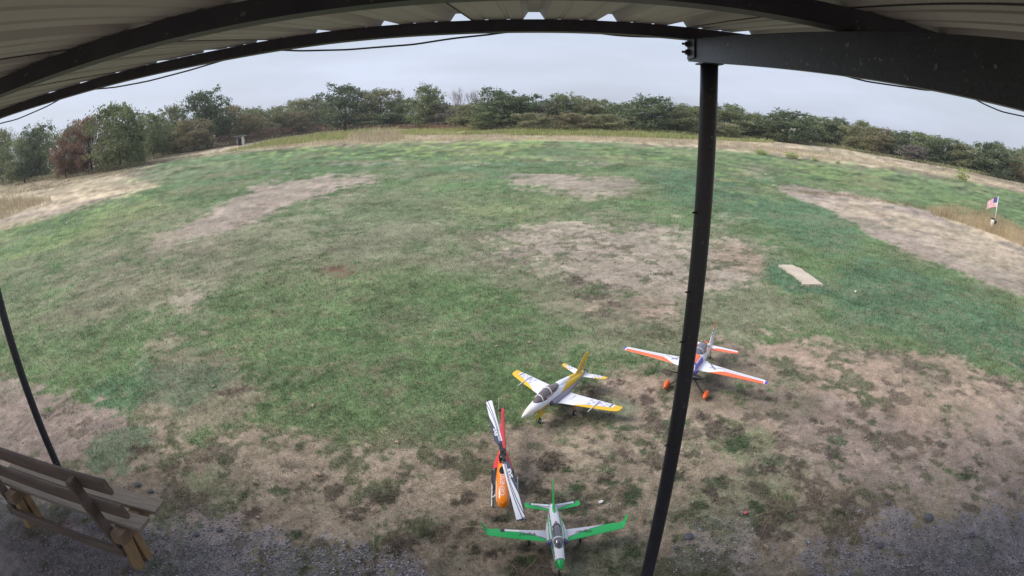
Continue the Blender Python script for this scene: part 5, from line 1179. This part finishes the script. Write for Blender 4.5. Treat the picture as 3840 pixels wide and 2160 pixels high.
# ------------------------------------------------------------------ concrete slab, stones, leaves, scraps
M['conc'] = mat('pale_concrete', (.55, .47, .38), .9, noise=.22, nscale=3, bump=.4, bscale=30)
q = [gp(*p_)[:2] for p_ in ((2921, 1000), (2969, 1000), (3000, 1013), (3045, 1045), (3088, 1075), (3006, 1074), (3007, 1062), (2962, 1030))]
q = [(np.array(p_)) for p_ in q]; dense = []
for i in range(len(q)):
    a_, b_ = q[i], q[(i+1) % len(q)]
    for k in range(6): dense.append(a_*(1-k/6)+b_*k/6 + (rg.rand(2)-.5)*.035)
n = len(dense); V = [(x_, y_, .0) for x_, y_ in dense] + [(x_, y_, .045) for x_, y_ in dense]
tag(mesh('concrete_slab', V, [tuple(range(n, 2*n))[::-1]] + [(k, (k+1) % n, n+(k+1) % n, n+k)[::-1] for k in range(n)], M['conc']), 'pale sandy concrete slab set in the lawn right of the post', 'slab')
M['rock'] = mat('dark_rock', (.14, .14, .17), .85, noise=.5, nscale=30)
def rock(px, py, s, lab, m=None):
    p = gp(px, py); bm_V = []; Fc = []; rs = np.random.RandomState(int(px)); nu, nv = 10, 7
    for i in range(nv+1):
        for j in range(nu):
            th = math.pi*i/nv; ph = 2*math.pi*j/nu; r_ = s*(.75+.4*rs.rand()); bm_V.append((p[0]+r_*math.sin(th)*math.cos(ph), p[1]+r_*.8*math.sin(th)*math.sin(ph), s*.3+r_*.6*math.cos(th)))
    Fc = [(i*nu+j, (i+1)*nu+j, (i+1)*nu+(j+1) % nu, i*nu+(j+1) % nu) for i in range(nv) for j in range(nu)]
    tag(mesh('rock', bm_V, Fc, m or M['rock']), lab, 'rock', 'loose rocks on the ground')
for px, py, s, lab in [(568,1846,.032,'dark rock beyond the end of the bench seat'), (825,1990,.035,'dark rock on the gravel, larger of two right of the bench'), (737,2006,.033,'grey rock on the gravel nearest the bench legs'), (2580,2015,.045,'dark lumpy rock right of the foot of the near post'),
        (3480,1946,.055,'grey-green rock on the gravel at the lower right'), (3330,1890,.03,'small violet rock left of the grey-green one'), (3645,2010,.04,'dark rock at the edge of the dark gravel, far right'), (518,1822,.04,'pale lichen-grey rock beside the bench seat end'), (3300,2050,.035,'dark rock on the dark gravel, lower right'), (2535,2055,.022,'small whitish stone below the dark lumpy rock')]:
    rock(px, py, s, lab)
M['leaf'] = mat('dead_oak_leaf', (.40, .29, .22), .8, noise=.3, nscale=20); M['scrap'] = mat('white_scrap', (.7, .7, .68), .7); M['pink'] = mat('pink_scrap', (.6, .12, .13), .6)
def oak_leaf(px, py, s, rot, lab, m=None):
    p = gp(px, py); out = [(0, -1.1), (.06, -.6), (.35, -.5), (.25, -.25), (.65, -.1), (.35, .1), (.7, .45), (.3, .45), (.3, .85), (0, 1.0)]
    out = out + [(-a_, b_) for a_, b_ in out[-2:0:-1]]; V = []; c_, s__ = math.cos(rot), math.sin(rot)
    for k, (a_, b_) in enumerate([(0, 0)]+out):
        V.append((p[0]+(a_*c_-b_*s__)*s, p[1]+(a_*s__+b_*c_)*s, .022+.35*s*(abs(a_)*.6+.3*math.sin(k*1.7))))
    n = len(out); Vb = [(x_, y_, z_-.0015) for x_, y_, z_ in V]
    F = [(0, 1+k, 1+(k+1) % n) for k in range(n)] + [(n+1, n+2+(k+1) % n, n+2+k) for k in range(n)]
    tag(mesh('fallen_leaf', V+Vb, F, m or M['leaf']), lab, 'leaf', 'fallen oak leaves')
for px, py, s, r_, lab in [(1195,1784,.045,1.2,'largest tan oak leaf on the grass, left of the helicopter'), (1172,1527,.035,.5,'tan oak leaf at the front edge of the green lawn, left of centre'), (802,1453,.035,2.2,'pale oak leaf on the dead grass above the bench'), (1488,1664,.03,.9,'faint tan leaf left of the rotor blades'),
        (1862,1302,.03,1.9,'small pale leaf in the lawn above the yellow jet'), (1984,1288,.035,.2,'reddish tan leaf in the lawn above the yellow jet'), (970,1946,.028,1.4,'curled tan leaf right of the bench end'), (1050,1993,.022,.3,'small tan leaf at the edge of the gravel below the curled leaf'), (34,1207,.03,.7,'tan leaf by the steel pole at the left edge'), (2870,2056,.03,.4,'tan leaf on the gravel right of the post foot')]:
    oak_leaf(px, py, s, r_, lab)
def scrap(px, py, s, lab, m):
    p = gp(px, py); b = MB(); b.box((0, 0, 0), (s, s*.7, s*.35), Matrix.Translation((p[0], p[1], .02)) @ Matrix.Rotation(.5, 4, 'Z') @ Matrix.Rotation(.3, 4, 'X')); b.box((0, 0, 0), (s*.5, s*.5, s*.3), Matrix.Translation((p[0]+s*.4, p[1]+s*.2, .018)) @ Matrix.Rotation(1.1, 4, 'Z') @ Matrix.Rotation(-.3, 4, 'Y'))
    tag(b.obj('litter_scrap', m), lab, 'litter')
scrap(2252, 1888, .032, 'crumpled white scrap right of the green jet tail', M['scrap']); scrap(2793, 1929, .03, 'small pink scrap on the ground right of the post', M['pink']); scrap(3207, 1096, .05, 'white speck in the lawn right of the slab', M['scrap']); scrap(250, 837, .06, 'white speck in the lawn far left', M['scrap']); scrap(600, 772, .08, 'pale speck in the lawn left of the tan patch', M['scrap'])

# ------------------------------------------------------------------ thin afternoon haze
b = MB(); b.box((0, 0, 14.5), (760, 760, 33)); hz = b.obj('haze', None, None)
m = bpy.data.materials.new('haze_air'); m.use_nodes = True; t = m.node_tree; t.nodes.clear()
o = t.nodes.new('ShaderNodeOutputMaterial'); v = t.nodes.new('ShaderNodeVolumePrincipled'); v.inputs['Color'].default_value = (.93, .95, 1, 1); v.inputs['Density'].default_value = .00038; v.inputs['Anisotropy'].default_value = .2
t.links.new(v.outputs[0], o.inputs['Volume']); hz.data.materials.append(m); tag(hz, 'thin pale haze hanging over the field', 'haze', kind='stuff')
